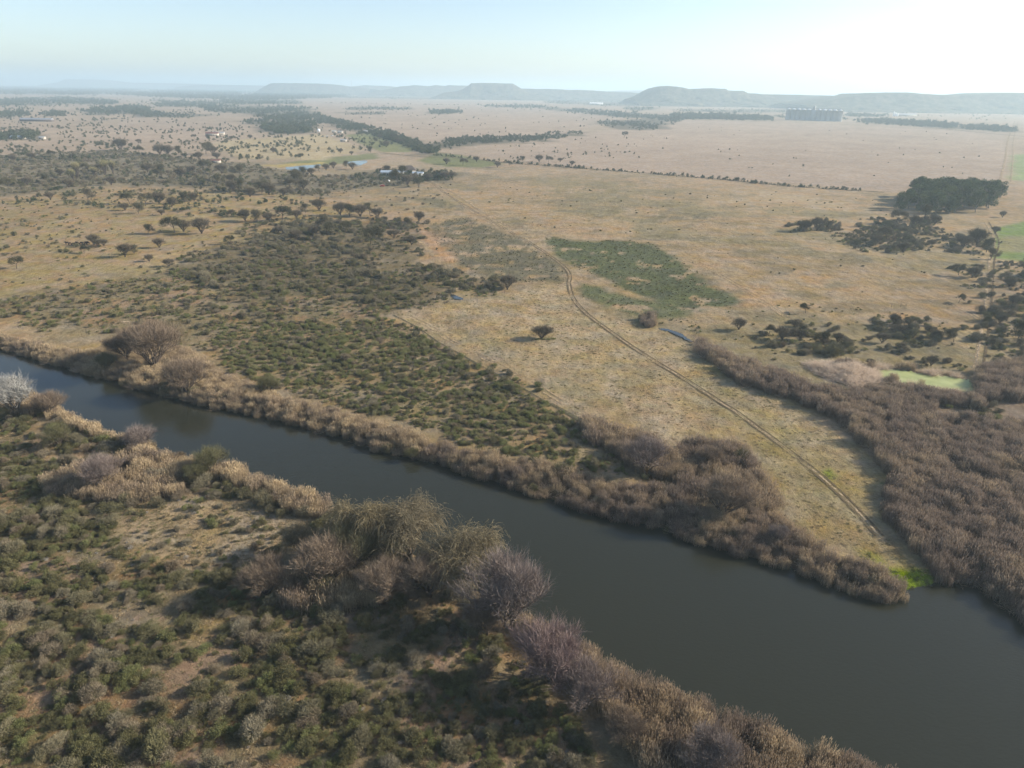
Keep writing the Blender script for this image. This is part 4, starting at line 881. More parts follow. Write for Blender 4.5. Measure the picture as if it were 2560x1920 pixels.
def mosaic(kind, meshes, nm, cat, label0, stuffname, stufflabel, top=300):
    A = np.concatenate(SH[kind]); r = np.sqrt(A[:, 0] ** 2 + A[:, 1] ** 2 + H * H); zc = A[:, 1] * FW[1] - H * FW[2]
    u = (A[:, 0] * RT[0] + A[:, 1] * RT[1] - H * RT[2]) / zc * F_PX; v = -(A[:, 0] * UP[0] + A[:, 1] * UP[1] - H * UP[2]) / zc * F_PX
    vis = (np.abs(u) < 1275) & (np.abs(v) < 955); key = np.where(vis, A[:, 2] / r, 0); order = np.argsort(-key); near = order[:top]; rest = order[top:]
    Z = hz(A[:, 0], A[:, 1])
    first = [None] * len(meshes)
    for j, i in enumerate(near):
        x, y, s, t = A[i]
        k = j % len(meshes)
        if first[k] is None:
            o = ob(nm, meshes[k]); first[k] = o
        else:
            o = first[k].copy(); C.objects.link(o)
        o.location = (x, y, Z[i]); o.rotation_euler = (0, 0, rng.random() * 6.283); o.scale = (s * rng.uniform(.8, 1.3), s * rng.uniform(.7, 1.15), s * rng.uniform(.6, 1.3)); o["tint"] = float(t)
        szw = "low" if s < 1.15 else ("broad" if s > 1.8 else "rounded")
        reg = near_what(x, y)
        setp(o, f"{szw} {label0} {reg}", cat, f"{szw} {label0}{'es' if label0.endswith('sh') else 's'} {reg}")
    scatter_object(stuffname, kind, meshes, A[rest, 0], A[rest, 1], A[rest, 2], A[rest, 3], stufflabel, Z[rest])
mosaic('green', GREEN, "green_shrub", "shrub", "olive shrub", "scrub_foliage", "green scrub continuing over the flats between the larger shrubs")
mosaic('grey', GREY, "thorn_bush", "thorn bush", "grey thorn bush", "thorn_undergrowth", "grey leafless thorn thicket over the plain and banks")

# ------------------------------------------------------------------ single trees
def tree(name, pair, x, y, h, label, cat="tree", group=None, rz=None, wide=1.0):
    rz = random.random() * 6.283 if rz is None else rz
    z = float(hz(np.array([x]), np.array([y]))[0])
    e = bpy.data.objects.new(name, None); C.objects.link(e); e.location = (x, y, max(z, WZ) - 0.05); e.rotation_euler = (0, 0, rz); e.scale = (h * wide, h * wide, h)
    t = ob("trunk", pair[0], e); c = ob("crown", pair[1], e); setp(e, label, cat, group); return e
def treep(name, pair, px, py, wpx, label, cat="tree", group=None, aspect=1.0, wide=1.0):
    """tree standing at the photo point (px, py) with a crown wpx print pixels wide; aspect = height / crown width"""
    x, y = g1(px, py); w = metres(wpx, px, py) * 1.25; return tree(name, pair, x, y, w * aspect, label, cat, group, None, wide)
random.seed(5)
A_ = 0.95
treep("willow", WILLOW[0], 795, 1205, 130, "ragged willow at the river edge, leftmost of the three tall willows", aspect=1.05)
treep("willow", WILLOW[1], 885, 1215, 150, "middle tall willow with one branch hanging out over the water", aspect=0.95)
treep("willow", WILLOW[2], 1015, 1262, 150, "round crowned yellow green willow standing closest to mid river", aspect=0.95)
treep("willow", WILLOW[3], 664, 1195, 82, "small yellowish willow behind the reeds, inland from the tall willows", aspect=0.9)
treep("willow", WILLOW[1], 725, 1215, 90, "half bare willow between the small yellowish one and the tall ones", aspect=1.0)
treep("bare_tree", PINK[0], 1108, 1352, 185, "large leafless pinkish tree leaning over the bank below the round willow", aspect=0.85)
treep("bare_tree", PINK[1], 1186, 1470, 160, "leafless grey pink tree next down the bank from the large pink one", aspect=0.85)
treep("bare_tree", PINK[2], 1258, 1530, 130, "lowest leafless pink tree, where the near bank reeds begin", aspect=0.85)
treep("bare_tree", PINK[0], 1540, 1668, 130, "pink leafless bush growing in flattened reeds at the bottom edge", aspect=0.8)
treep("bare_tree", BROWN[0], 1352, 1600, 75, "small dark leafless tree beside the pale bare patch near the bottom", aspect=1.0)
treep("bare_tree", BROWN[1], 575, 1290, 105, "brown leafless tree at the left end of the willow thicket", aspect=0.85)
treep("bare_tree", BROWN[2], 705, 1270, 120, "brown leafless tree behind the short reeds of the willow thicket", aspect=0.95)
treep("bare_tree", BROWN[0], 835, 1300, 110, "brown leafless tree at the foot of the tall willows", aspect=0.85)
treep("bare_tree", BROWN[1], 930, 1290, 110, "dark brown leafless tree between the middle and round willows", aspect=0.85)
treep("bare_tree", BROWN[2], 1050, 1370, 90, "brown leafless tree under the large pinkish tree", aspect=0.9)
treep("bare_tree", GREYB[0], 770, 1230, 120, "grey leafless tree in the middle of the willow thicket", aspect=0.9)
treep("bare_tree", PINK[1], 308, 965, 75, "rosy leafless tree on the reed point, dipping over the river", aspect=0.75)
treep("bare_tree", GREYB[1], 457, 1020, 62, "thin grey leafless tree with upright twigs at the reed edge", aspect=0.95)
treep("bare_tree", GREYB[0], 425, 1040, 95, "dark low leafless tree under the thin upright one", aspect=0.45)
treep("bare_tree", PINK[2], 225, 1058, 100, "reddish leafless tree standing in the pale reeds at left", aspect=0.75)
treep("bare_tree", GREYB[1], 130, 965, 60, "grey brown leafless tree behind the silvery tree", aspect=0.8)
treep("silver_tree", WHITE[0], 34, 895, 108, "silvery white leafless tree on the near bank at the left edge", aspect=0.75)
treep("bare_tree", BROWN[1], 105, 895, 58, "brown leafless tree leaning beside the silvery white one", aspect=0.9)
treep("bare_tree", BROWN[0], 330, 800, 150, "largest brown leafless tree on the far bank at left", aspect=0.7)
treep("bare_tree", BROWN[2], 275, 780, 90, "brown leafless tree left of the largest one across the river", aspect=0.7)
treep("bare_tree", BROWN[1], 405, 850, 105, "brown leafless tree right of the largest one, touching the water", aspect=0.75)
treep("willow", WILLOW[3], 370, 745, 85, "thin pale willow rising behind the largest far bank tree", aspect=0.7)
treep("bare_tree", GREYB[1], 235, 800, 70, "dark leafless bushy tree at the water where the far bank bulges", aspect=0.55)
treep("bare_tree", GREYB[0], 580, 850, 80, "grey leafless bushy tree behind the pale far bank reeds", aspect=0.5)
treep("bare_tree", PINK[2], 1392, 1025, 120, "pinkish leafless tree in the reed strip below the field corner", aspect=0.65)
treep("bare_tree", BROWN[2], 1562, 1120, 130, "wide brown leafless tree near the lower edge of the field", aspect=0.7)
treep("bare_tree", BROWN[0], 1530, 1010, 110, "brown leafless tree standing on the field edge above the wide one", aspect=0.45)
treep("bare_tree", GREYB[0], 1600, 1003, 36, "small dark leafless tree right of the brown field edge tree", aspect=0.9)
treep("bare_tree", GREYB[1], 1215, 1030, 70, "dark grey round leafless tree between green shrubs and far bank", aspect=0.45)
treep("bare_tree", GREYB[1], 890, 985, 55, "grey leafless tree on the far bank opposite the willows", aspect=0.5)
treep("bare_tree", PINK[0], 1680, 1175, 80, "purplish leafless bush on the tip of the reed spit", aspect=0.5)
treep("thorn_tree", THORN[0], 1169, 733, 52, "lone thorn tree with green undergrowth in the middle of the field", aspect=0.56, wide=1.4)
treep("thorn_tree", THORN[2], 1095, 625, 27, "single thorn tree at the end of the dark thicket by the puddle", aspect=1.15)
treep("thorn_tree", THORN[3], 800, 533, 40, "flat topped thorn tree standing above the grey green thicket", aspect=0.9)
gx_, gy_ = g1(1172, 731)
for i, (dx, dy) in enumerate(((0, -1), (2.2, -1.2), (-1.6, -1.4), (3.6, -.6))):
    o = ob("green_shrub", GREEN[i]); o.location = (gx_ + dx, gy_ + dy, 0.0); o.scale = (1.3, 1.2, .7); setp(o, "bright green undergrowth shrub at the foot of the lone field tree", "shrub", "shrubs at the foot of the lone tree"); o["tint"] = 0.7

LT = [(640, 384, 22), (655, 380, 24), (672, 378, 22), (690, 372, 20), (705, 368, 18), (720, 364, 18), (748, 362, 18), (762, 366, 20),   # scattered thorn trees: print x, y of the foot, crown width
    (36, 580, 30), (40, 375, 22), (110, 432, 26), (190, 432, 26), (205, 530, 28), (182, 548, 18), (225, 532, 24), (270, 555, 34), (290, 548, 22), (345, 535, 24), (378, 503, 42), (398, 500, 34), (437, 505, 42), (320, 505, 22), (322, 565, 18), (497, 526, 22),
    (365, 575, 22), (213, 535, 20), (300, 462, 30), (270, 455, 24), (315, 445, 34), (345, 440, 30), (372, 448, 34), (400, 440, 30), (420, 434, 26), (280, 440, 24), (350, 465, 18), (500, 415, 30), (520, 412, 28), (540, 425, 30),
    (566, 418, 26), (582, 420, 32), (612, 425, 24), (640, 400, 34), (655, 410, 30), (625, 412, 26), (500, 465, 18), (530, 478, 32), (556, 480, 34), (582, 480, 30), (610, 478, 30), (640, 472, 24), (600, 505, 24), (660, 460, 26), (690, 455, 30), (705, 508, 28), (680, 510, 28),
    (735, 465, 34), (755, 468, 30), (778, 468, 36), (800, 465, 28), (815, 470, 26), (905, 480, 30), (880, 490, 24), (640, 520, 30), (745, 505, 26), (850, 515, 26), (890, 530, 26), (700, 490, 28),
    (260, 325, 30), (300, 332, 16), (345, 335, 28), (362, 337, 30), (385, 332, 18), (430, 345, 22), (445, 333, 26), (460, 333, 24), (470, 345, 20), (520, 380, 30), (480, 375, 26), (440, 372, 26), (415, 375, 26), (390, 385, 28), (350, 380, 28),
    (320, 372, 30), (180, 372, 22), (220, 370, 26), (130, 380, 22), (100, 395, 28), (60, 400, 24), (20, 410, 26), (150, 405, 22), (240, 400, 26), (470, 400, 28), (500, 395, 22), (650, 343, 15), (735, 331, 15), (760, 335, 12), (800, 330, 14),
    (835, 372, 20), (860, 395, 30), (880, 400, 34), (895, 395, 26), (870, 385, 28), (925, 390, 22), (945, 388, 24), (960, 388, 24), (975, 385, 20), (905, 405, 24), (965, 355, 18), (1000, 358, 18), (1075, 362, 18), (1030, 350, 14), (1100, 358, 13),
    (1165, 350, 20), (1185, 352, 16), (1210, 350, 12), (1235, 358, 14), (1130, 350, 14), (820, 300, 14), (850, 305, 16), (860, 310, 16), (835, 318, 16), (810, 308, 14), (1150, 300, 10), (1348, 298, 16), (1735, 500, 34), (1765, 498, 36), (1790, 496, 26), (1950, 545, 30),
    (1915, 520, 36), (1890, 530, 30), (1975, 490, 34), (1995, 478, 40), (2020, 485, 30), (1935, 485, 30), (2080, 535, 36), (2110, 530, 44), (2130, 545, 34), (2100, 600, 30), (2070, 595, 24), (2150, 505, 22), (2165, 470, 20), (2140, 560, 26), (1595, 712, 30), (1740, 676, 24), (1690, 735, 36), (1730, 735, 34), (1780, 745, 36), (1810, 740, 30),
    (1660, 725, 26), (1905, 740, 36), (1930, 700, 28), (1960, 710, 24), (2020, 735, 28), (2070, 655, 20), (2160, 700, 34), (2190, 660, 34), (2200, 730, 40), (2180, 620, 28), (2060, 740, 30), (2010, 790, 30), (1880, 790, 24), (560, 345, 16), (590, 330, 15), (420, 300, 12), (300, 310, 12), (450, 300, 14), (500, 305, 13), (540, 300, 12), (110, 340, 16), (70, 345, 20), (30, 350, 22), (160, 345, 14)]
def where_txt(px, py):
    if px > 1550: return "in the scrub right of the field" if py > 560 else "in the scrub below the gum grove"
    if px > 820: return "along the farm track" if py < 420 else "by the dark thicket"
    if py > 500: return "on the ochre flats left of the thicket"
    if py > 405: return "in the open bush short of the ponds"
    return "in the grey woodland before the dry fields"
for i, (px, py, w) in enumerate(LT):
    pr = THORN[i % 5]; sz = "large" if w > 32 else ("small" if w < 20 else "mid sized"); wt = near_px(px, py)
    treep("thorn_tree", pr, px, py, w * 0.85, f"{sz} dark thorn tree {wt}", "tree", f"{sz} thorn trees {wt}", aspect=random.uniform(0.75, 1.0))
for i, (px, py, w) in enumerate(((168, 385, 24), (160, 392, 18), (228, 378, 22), (245, 376, 20), (205, 384, 16))):
    treep("pale_poplar", POPLAR[i % 2], px, py, w, "pale yellowish leafless poplar in the grey woodland at left", "tree", "pale poplars in the grey woodland", aspect=1.3)

# gum grove
GV = [];r_ = random.Random(11)
front = [g1(1955 + 215 * k / 10, 462 + (2 if 2 < k < 8 else -2)) for k in range(9)]
P_gv = poly([(1950, 455), (2000, 463), (2128, 463), (2172, 440), (2172, 424), (2100, 420), (1985, 425)])
tries = 0
while len(GV) < 62 and tries < 4000:
    tries += 1; x0, y0 = P_gv.min(0); x1, y1 = P_gv.max(0); x = r_.uniform(x0, x1); y = r_.uniform(y0, y1)
    if inside(np.array([x]), np.array([y]), P_gv)[0] and all((x - a) ** 2 + (y - b) ** 2 > 6.2 ** 2 for a, b in GV): GV.append((x, y))
for i, (x, y) in enumerate(GV):
    cx_, cy_ = P_gv.mean(0); gp = ("front" if y < cy_ - 18 else ("back" if y > cy_ + 25 else "middle")) + " row" ; gq = "left end" if x < cx_ - 32 else ("right end" if x > cx_ + 32 else "centre")
    tree("gum_tree", GUM[i % 4], x - 5, y, r_.uniform(12.5, 15) + 4.5 * max(0, 1 - ((x - cx_) / 48) ** 2 - ((y - cy_) / 60) ** 2), f"tall dark green gum tree in the {gp} of the grove, toward its {gq}", "tree", "gum trees of the isolated grove", wide=1.18)
# larger distant trees as things, the rest of the woods as stuff
fx, fy, fs = [], [], []
for i, (pts, n, s) in enumerate(WOODS_PX):
    x, y = sample_px(pts, int(n * 1.5), 300 + i, 0.45); fx.append(x); fy.append(y); fs.append(rng.uniform(s[0], s[1], len(x)))
# hedge bushes along the railway line, scattered dots on the far plains
for pts, wd, n, s in (([(940, 335), (1100, 352), (1230, 362), (1400, 375), (1560, 388), (1700, 402), (1860, 412)], 6, 420, (1.2, 5.0)), ([(700, 222), (900, 226), (1060, 228)], 8, 60, (5, 8))):
    L_ = poly(pts); t = rng.random(n) * (len(L_) - 1); i0 = t.astype(int); p = L_[i0] + (L_[i0 + 1] - L_[i0]) * (t - i0)[:, None] + rng.normal(0, wd / 2, (n, 2)); fx.append(p[:, 0]); fy.append(p[:, 1]); fs.append(s[0] + (s[1] - s[0]) * rng.random(n) ** 2)
for pts, n, s in (([(0, 255), (560, 262), (700, 300), (560, 350), (0, 345)], 620, (3, 7)), ([(0, 345), (560, 350), (720, 420), (560, 480), (0, 440)], 330, (2.5, 5.5)), ([(420, 270), (700, 262), (860, 318), (600, 345)], 240, (3, 7)), ([(700, 225), (1380, 245), (1250, 285), (960, 300), (800, 265)], 110, (3, 7)), ([(1000, 310), (1440, 290), (1500, 340), (1100, 345)], 70, (2, 5)),
                  ([(1460, 262), (2140, 290), (2150, 390), (1500, 380)], 45, (2, 4)), ([(1400, 226), (2212, 240), (2212, 262), (1450, 245)], 160, (5, 9)), ([(0, 205), (650, 216), (600, 232), (0, 240)], 330, (6, 11)), ([(0, 228), (450, 232), (400, 262), (0, 262)], 160, (5, 9))):
    x, y = sample_px(pts, int(n * 3.2), int(n), 0.57); fx.append(x); fy.append(y); fs.append(rng.uniform(s[0], s[1], len(x)))
fx, fy, fs = map(np.concatenate, (fx, fy, fs))
key = fs / np.hypot(fx, fy); od = np.argsort(-key); topn = od[:120]; rest = od[120:]
firstf = [None] * 5
for j, i in enumerate(topn):
    k = j % 5
    if firstf[k] is None: o = ob("distant_tree", FAR[k]); firstf[k] = o
    else: o = firstf[k].copy(); C.objects.link(o)
    s = float(fs[i]); o.location = (fx[i], fy[i], -0.05); o.rotation_euler = (0, 0, rng.random() * 6.28); o.scale = (s, s, s * 0.9)
    wh = "in the belts left of the big dry fields" if fx[i] < -150 else ("around the farmsteads and railway line" if fx[i] < 500 else "in the belt beside the silos")
    wl = near_what(float(fx[i]), float(fy[i])); szf = "taller" if s > 10 else "rounded"
    setp(o, f"{szf} dark far tree {wl}", "tree", f"{szf} dark far trees {wl}")
scatter_object("distant_woods", "far", FAR, fx[rest], fy[rest], fs[rest], np.zeros(len(rest)), "far wooded belts and dotted bushes fading into the haze", np.zeros(len(rest)) - 0.05)

# ------------------------------------------------------------------ buildings
M['concrete'] = flat_mat("silo_concrete", (0.36, 0.36, 0.35), 0.85, 0.12, 0.15); M['whitecap'] = flat_mat("white_metal_roof", (0.78, 0.78, 0.76), 0.4, 0.05, 0.3); M['steel'] = flat_mat("grey_steel", (0.25, 0.26, 0.28), 0.5, 0.1, 0.5)
M['paleroof'] = flat_mat('pale_iron_roof', (0.32, 0.32, 0.31), 0.5, 0.2, 0.5); M['plaster'] = flat_mat("cream_plaster", (0.42, 0.38, 0.32), 0.85, 0.12, 0.5); M['redroof'] = flat_mat("red_iron_roof", (0.17, 0.07, 0.05), 0.6, 0.2, 0.6); M['darkroof'] = flat_mat("brown_thatch", (0.10, 0.075, 0.06), 0.9, 0.3, 0.8)
M['blueroof'] = flat_mat("blue_grey_iron_roof", (0.34, 0.40, 0.46), 0.4, 0.1, 0.6); M['whitewall'] = flat_mat("whitewash", (0.62, 0.60, 0.56), 0.8, 0.06, 0.5); M['glass'] = flat_mat("dark_window", (0.03, 0.035, 0.045), 0.15, 0.05, 1.0)
M['post'] = flat_mat("fence_wood", (0.13, 0.10, 0.08), 0.9, 0.3, 2.0); M['tyre'] = flat_mat("tyre_rubber", (0.02, 0.02, 0.02), 0.8, 0.1, 3.0); M['redpaint'] = flat_mat("red_car_paint", (0.42, 0.03, 0.025), 0.35, 0.05, 1.0); M['whitepaint'] = flat_mat("white_car_paint", (0.75, 0.75, 0.75), 0.35, 0.04, 1.0)
def empty(name, x, y, rz, label, cat, group=None):
    e = bpy.data.objects.new(name, None); C.objects.link(e); e.location = (x, y, 0); e.rotation_euler = (0, 0, rz); setp(e, label, cat, group); return e
def lathe(name, prof, mat, parent, x=0, y=0, n=28):
    V = []; Fq = []
    for (r, z) in prof:
        for k in range(n): a = 2 * math.pi * k / n; V.append((x + r * math.cos(a), y + r * math.sin(a), z))
    for i in range(len(prof) - 1):
        for k in range(n): k2 = (k + 1) % n; Fq.append((i * n + k, i * n + k2, (i + 1) * n + k2, (i + 1) * n + k))
    return ob(name, mesh_np(name, np.array(V), np.array(Fq), mat, None, True), parent)
def boxes(name, bs_, mat, parent):
    m = MB(0)
    for b in bs_: m.box(*b)
    return ob(name, m.mesh(name, mat), parent)
L0 = np.array(g1(1696, 258)); R0 = np.array(g1(1818, 262.5)); ax = R0 - L0; SW = float(np.linalg.norm(ax)); srz = math.atan2(ax[1], ax[0])
es = empty("grain_silos", L0[0], L0[1], srz, "long row of tall concrete grain silos with white conical caps on the plain", "silos")
step = SW / 11; rad = step * 0.5; SH_ = 31.0
for k in range(11):
    if k == 5: continue
    for row in (0,):
        s_ = lathe("silo", [(rad, -1), (rad, SH_), (rad * 1.02, SH_), (rad * 1.02, SH_ + 0.5), (rad * .97, SH_ + .5)], M['concrete'], es, step * (k + 0.5), row * rad * 2.02)
        lathe("conical_cap", [(rad * 0.78, SH_ + 0.4), (rad * 0.14, SH_ + 4.6), (0.01, SH_ + 4.8)], M['whitecap'], s_, step * (k + 0.5), row * rad * 2.02)
boxes("elevator_tower", [(step * 5.05, step * 5.95, -rad * .7, rad * .9, -1, SH_ + 1), (step * 5.2, step * 5.62, -2, rad * .6, SH_ + 1, SH_ + 12)], M['concrete'], es)
boxes("conveyor_gantry", [(0, SW, -1.5, 1.5, SH_ + 5.0, SH_ + 6.0)] + [(step * k + .3, step * k + .8, - .4, .4, SH_, SH_ + 5) for k in range(11)], M['steel'], es)
def house(name, px, py, w, d, h, rz, roofm, wallm, label, roof='gable', rh=None, group=None):
    x, y = g1(px, py); e = empty(name, x, y, rz, label, "building", group); rh = rh or d * 0.25
    boxes("wall", [(-w / 2, w / 2, -d / 2, d / 2, -0.3, h)], wallm, e)
    V = [(-w / 2 - .4, -d / 2 - .4, h), (w / 2 + .4, -d / 2 - .4, h), (w / 2 + .4, d / 2 + .4, h), (-w / 2 - .4, d / 2 + .4, h), (-w / 2 - .4, 0, h + rh), (w / 2 + .4, 0, h + rh)]
    if roof == 'hip': V[4] = (-w / 2 + d * .4, 0, h + rh); V[5] = (w / 2 - d * .4, 0, h + rh)
    V = [(a, b, c + 0.02) for a, b, c in V]
    me = bpy.data.meshes.new("roof"); me.from_pydata(V, [], [(0, 1, 5, 4), (2, 3, 4, 5), (0, 4, 3), (1, 2, 5), (3, 2, 1, 0)]); me.materials.append(roofm); ob("roof", me, e)
    nwin = max(1, int(w / 4)); 
    for k in range(nwin):
        cx = -w / 2 + w * (k + .5) / nwin
        if k == nwin // 2: boxes("door", [(cx - .45, cx + .45, -d / 2 - .06, -d / 2 - .005, 0, 2.05)], M['post'], e)
        else: boxes("window", [(cx - .6, cx + .6, -d / 2 - .05, -d / 2 - .005, 0.9, 2.0)], M['glass'], e)
    return e
house("farmhouse", 848, 379, 22, 7, 3.2, 0.05, M['blueroof'], M['plaster'], "pale plastered farm building with grey roof beside the thatched house")
house("thatched_house", 884, 374, 14, 10, 3.0, 0.1, M['darkroof'], M['plaster'], "dark thatched house in the trees at the end of the track", 'hip', 4.5)
house("shed", 903, 381, 10, 6, 3.0, -0.1, M['blueroof'], M['whitewall'], "blue grey iron roofed shed right of the thatched house")
house("farmhouse", 459, 293, 20, 10, 3.5, 0.05, M['redroof'], M['plaster'], "dark red roofed barn with white walls on the far plain")
house("shed", 473, 291, 18, 8, 3.0, 0.05, M['paleroof'], M['plaster'], "white roofed shed right of the dark red barn")
house("farmhouse", 467, 352, 9, 6, 2.6, 0.0, M['redroof'], M['plaster'], "small orange roofed hut above the left pond")
house("cottage", 790, 287, 12, 7, 3, 0.0, M['paleroof'], M['plaster'], "white cottage above the green paddock"); house("cottage", 742, 306, 9, 5, 2.6, 0.0, M['paleroof'], M['plaster'], "small pale shelter in the tan paddock left of the driveway")
house("cottage", 722, 287, 8, 6, 3, 0.2, M['paleroof'], M['plaster'], "white hut by the trees at the head of the green paddock"); house("cottage", 735, 288, 8, 6, 3, -0.2, M['paleroof'], M['plaster'], "white hut immediately right of its twin beside the paddock trees")
house("farm_shed", 80, 262, 70, 12, 4, 0.0, M['steel'], M['darkroof'], "long dark shed row on the dry field far left"); house("farm_shed", 105, 262, 18, 9, 4, 0.0, M['paleroof'], M['plaster'], "bright white shed at the end of the long dark sheds")
house("cottage", 40, 300, 20, 8, 3, 0.0, M['blueroof'], M['plaster'], "grey roofed cottage among the leftmost farm trees"); house("cottage", 92, 301, 8, 6, 3, 0.0, M['paleroof'], M['plaster'], "white hut on the edge of the leftmost farm trees")
house("warehouse", 1288, 226, 80, 22, 7, 0.0, M['whitecap'], M['whitewall'], "long white warehouse in the haze below the middle hills")
house("warehouse", 1958, 251, 75, 20, 6, 0.05, M['paleroof'], M['plaster'], "long white shed right of the grain silos"); house("warehouse", 455, 190, 220, 60, 16, 0, M['paleroof'], M['plaster'], "white factory hall far off in the town trees")
house("warehouse", 440, 190.5, 60, 30, 12, 0, M['paleroof'], M['plaster'], "white block left of the far factory hall"); house("cottage", 162, 188, 110, 40, 26, 0, M['paleroof'], M['plaster'], "pale block of the distant town at left")
x, y = g1(1930, 251)
e = empty("steel_silos", x, y, 0.0, "pair of slim white grain bins left of the long white shed", "silos")
for k in range(3): lathe("bin", [(3, -.5), (3, 15 - 3 * k), (0.3, 17.5 - 3 * k), (0.01, 17.6 - 3 * k)], M['whitecap'], e, k * 8.0, 0, 20)
for k, px in enumerate((609 / 1.157 * .92 + 0, 490, 496, 502)):
    if k == 0: continue
    x, y = g1(px - 8, 190.5); e = empty("cooling_tower", x, y, 0, "white cylindrical tower in the far row beyond the town trees", "tower", "white towers beyond the town")
    lathe("shell", [(16, 0), (14, 70), (14, 72), (0.1, 72)], M['whitecap'], e, 0, 0, 20)
x, y = g1(689, 291); e = empty("water_tank", x, y, 0, "round white water tank on a stand beside the farm gum trees", "water tank")
lathe("tank", [(0.1, 5), (2.6, 5), (2.6, 9), (0.2, 10.2)], M['whitecap'], e); boxes("stand", [(-2, -1.7, -2, -1.7, -.3, 5), (1.7, 2, -2, -1.7, -.3, 5), (-2, -1.7, 1.7, 2, -.3, 5), (1.7, 2, 1.7, 2, -.3, 5), (-2, 2, -2, 2, 4.8, 4.98)], M['steel'], e)
x, y = g1(750, 191); e = empty("radio_mast", *height_at(764, 186, 8200)[:1], 8100, 0, "thin radio mast on the left flat topped hill", "mast")
e.location.z = height_at(764, 189, 8200)[1] - 12; lathe("pole", [(1.6, 0), (1.0, 75)], M['steel'], e, 0, 0, 6); boxes("antenna", [(-3, 3, -.8, .8, 60, 62), (-2, 2, -.8, .8, 66, 68)], M['steel'], e)
def car(px, py, rz, paint, label, group=None):
    x, y = g1(px, py); e = empty("parked_car", x, y, rz, label, "car", group)
    prof = [(-2.2, .35), (-2.2, .85), (-1.5, 1.0), (-1.0, 1.5), (.7, 1.5), (1.3, 1.0), (2.2, .85), (2.2, .35)]; V = [(a, s, b) for s in (-.85, .85) for a, b in prof]; n = 8
    me = bpy.data.meshes.new("body"); me.from_pydata(V, [], [tuple(range(n)), tuple(range(2 * n - 1, n - 1, -1))] + [(i, i + n, (i + 1) % n + n, (i + 1) % n) for i in range(n)]); me.materials.append(paint); ob("body", me, e)
    boxes("window", [(-.9, .6, -.87, .87, 1.05, 1.4)], M['glass'], e)
    for sx in (-1.35, 1.35):
        for sy in (-.85, .85):
            m = MB(0); m.tube([Vector((sx, sy - .1, .33)), Vector((sx, sy - .099, .33)), Vector((sx, sy + .1, .33)), Vector((sx, sy + .101, .33))], [.01, .33, .33, .01], 14, .5); ob("wheel", m.mesh("wheel", M['tyre']), e)
car(826, 403, 0.2, M['redpaint'], "red car parked in the grey scrub near the farm track end"); car(838, 392, -0.6, M['whitepaint'], "white car behind the red one near the farm house")
car(697, 296, 0.1, M['whitepaint'], "white car beside the water tank, leftmost of the row", None); car(706, 295, 0.3, M['whitepaint'], "second white car from the water tank"); car(717, 294, -0.1, M['whitepaint'], "white car nearest the huts by the paddock")
# slim poles rising from the left woodland
for px, top, bot, lb in ((331, 341, 367, "tall pale pole left of the pair in the grey woodland"), (300, 340, 362, "shorter pale pole in the grey woodland"), (157, 500 / 1.5, 350, "thin pole at the left before the farm trees")):
    x, y = g1(px, bot); h = metres(bot - top, px, bot); e = empty("utility_pole", x, y, 0, lb, "pole")
    lathe("pole", [(.16, -.3), (.11, h), (0.01, h + .01)], M['palebark'], e, 0, 0, 8); boxes("crossarm", [(-1.2, 1.2, -.08, .08, h - 1, h - .82)], M['post'], e)
# fences
def fence(pts, label, gap=7.0, h=1.25):
    P = resample(poly(pts), gap)[:100]; Z = hz(P[:, 0], P[:, 1]); e = empty("wire_fence", float(P[0][0]), float(P[0][1]), 0, label, "fence")
    m = MB(1)
    for i in range(len(P) - 1):
        for hh_ in (0.35, 0.7, 1.05):
            a = Vector((P[i][0] - P[0][0], P[i][1] - P[0][1], Z[i] + hh_)); b = Vector((P[i + 1][0] - P[0][0], P[i + 1][1] - P[0][1], Z[i + 1] + hh_)); m.tube([a, b], [.006, .006], 3, .5)
    ob("wire", m.mesh("wire", M['steel']), e)
    pm = MB(2); pm.tube([Vector((0, 0, -.3)), Vector((0, 0, h)), Vector((0, 0, h + .001))], [.07, .06, .005], 6, .5); pme = pm.mesh("post", M['post'])
    for i in range(len(P)): ob("post", pme, e, (P[i][0] - P[0][0], P[i][1] - P[0][1], Z[i]))
fence([(845, 680), (950, 742), (1090, 822), (1180, 872), (1250, 908), (1290, 928)], "wire fence between the green scrub and the grazed field", 6)
fence([(1290, 1000 - 70), (1330, 965), (1420, 1000)], "short wire fence running through the reed strip", 6)
fence([(850, 678), (920, 662), (1000, 650), (1090, 632)], "wire fence along the top of the grazed field", 6)
fence([(2128, 640), (2120, 700), (2106, 800)], "wire fence beside the narrow lane at right", 6)
fence([(1925, 665), (1945, 664)], "small wooden barrier alone on the ochre pasture", 3, 1.6)
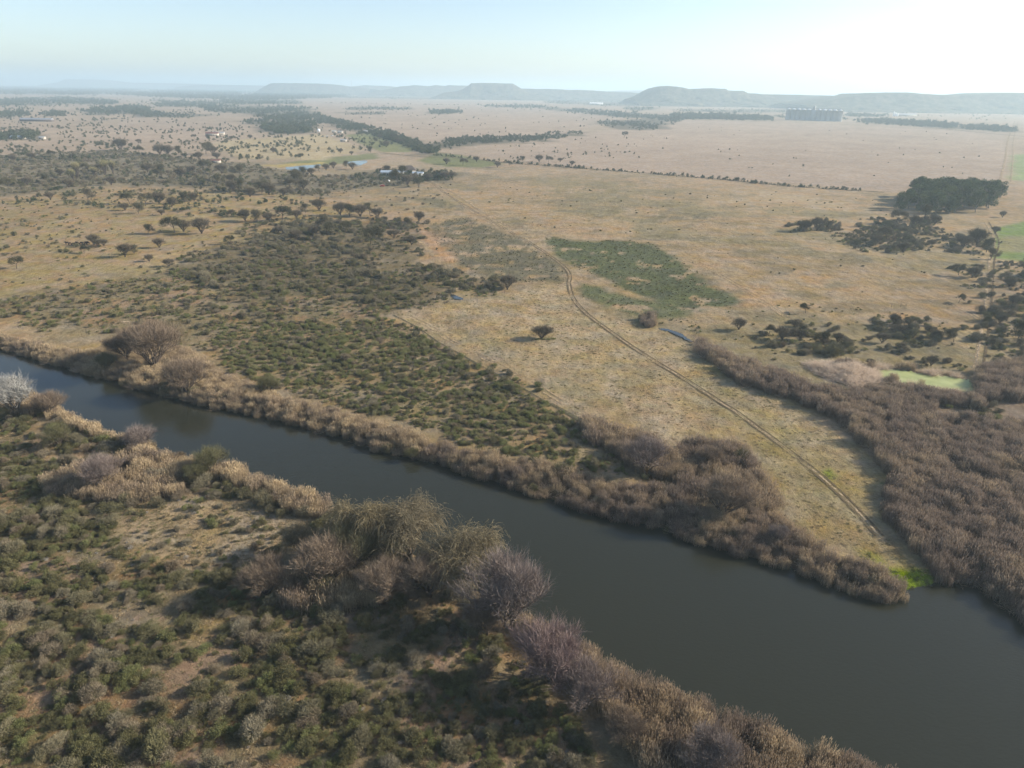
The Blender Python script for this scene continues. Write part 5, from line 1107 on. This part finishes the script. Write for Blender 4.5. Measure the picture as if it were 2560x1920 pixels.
# cattle
def cow_mesh():
    m = bpy.data.meshes.new("cow"); P = [(0, 0, 1.15), (.75, 0, 1.2), (-.75, 0, 1.15), (1.15, 0, 1.35), (1.5, 0, 1.2), (1.75, 0, 1.05), (.7, .24, .6), (.7, .24, .02), (.7, -.24, .6), (.72, -.24, .02), (-.75, .24, .6), (-.7, .24, .02), (-.75, -.24, .6), (-.72, -.24, .02), (-1.0, 0, .9), (-1.05, 0, .5)]
    E = [(0, 1), (0, 2), (1, 3), (3, 4), (4, 5), (1, 6), (6, 7), (1, 8), (8, 9), (2, 10), (10, 11), (2, 12), (12, 13), (2, 14), (14, 15)]
    m.from_pydata(P, E, []); R_ = [.42, .38, .38, .22, .18, .11, .14, .07, .14, .07, .15, .07, .15, .07, .05, .03]
    o = bpy.data.objects.new("cow", m); C.objects.link(o); md = o.modifiers.new("skin", 'SKIN'); 
    for i, rr in enumerate(R_): m.skin_vertices[0].data[i].radius = (rr, rr)
    m.skin_vertices[0].data[0].use_root = True
    o.modifiers.new("sub", 'SUBSURF').levels = 1; dg = bpy.context.evaluated_depsgraph_get(); me = bpy.data.meshes.new_from_object(o.evaluated_get(dg)); bpy.data.objects.remove(o)
    me.materials.clear(); me.materials.append(flat_mat("brown_hide", (0.05, 0.03, 0.022), 0.8, 0.3, 1.5)); return me
cm = cow_mesh()
for i, px in enumerate((146, 152, 159, 168, 176, 186, 190)):
    x, y = g1(px, 528 + (i % 3)); z = float(hz(np.array([x]), np.array([y]))[0]); o = ob("cow", cm, None, (x, y, z), random.choice((0.3, 3.3, 2.8, 0.0))); setp(o, "dark brown cow standing in the line beside thorn trees on the ochre flats", "cow", "cows on the ochre flats")

# ------------------------------------------------------------------ haze
hzm, N, L = newmat("haze_air"); pv = N.new("ShaderNodeVolumePrincipled"); pv.inputs['Color'].default_value = (0.70, 0.89, 1.0, 1); pv.inputs['Density'].default_value = 0.00016; pv.inputs['Anisotropy'].default_value = 0.25
oo = N.new("ShaderNodeOutputMaterial"); L.new(pv.outputs[0], oo.inputs['Volume'])
m = MB(0); m.box(-62000, 62000, -62000, 62000, -4.5, 240); hzo = ob("haze", m.mesh("haze", hzm)); setp(hzo, "thin bluish haze over the whole plain", "haze", None, 'stuff')
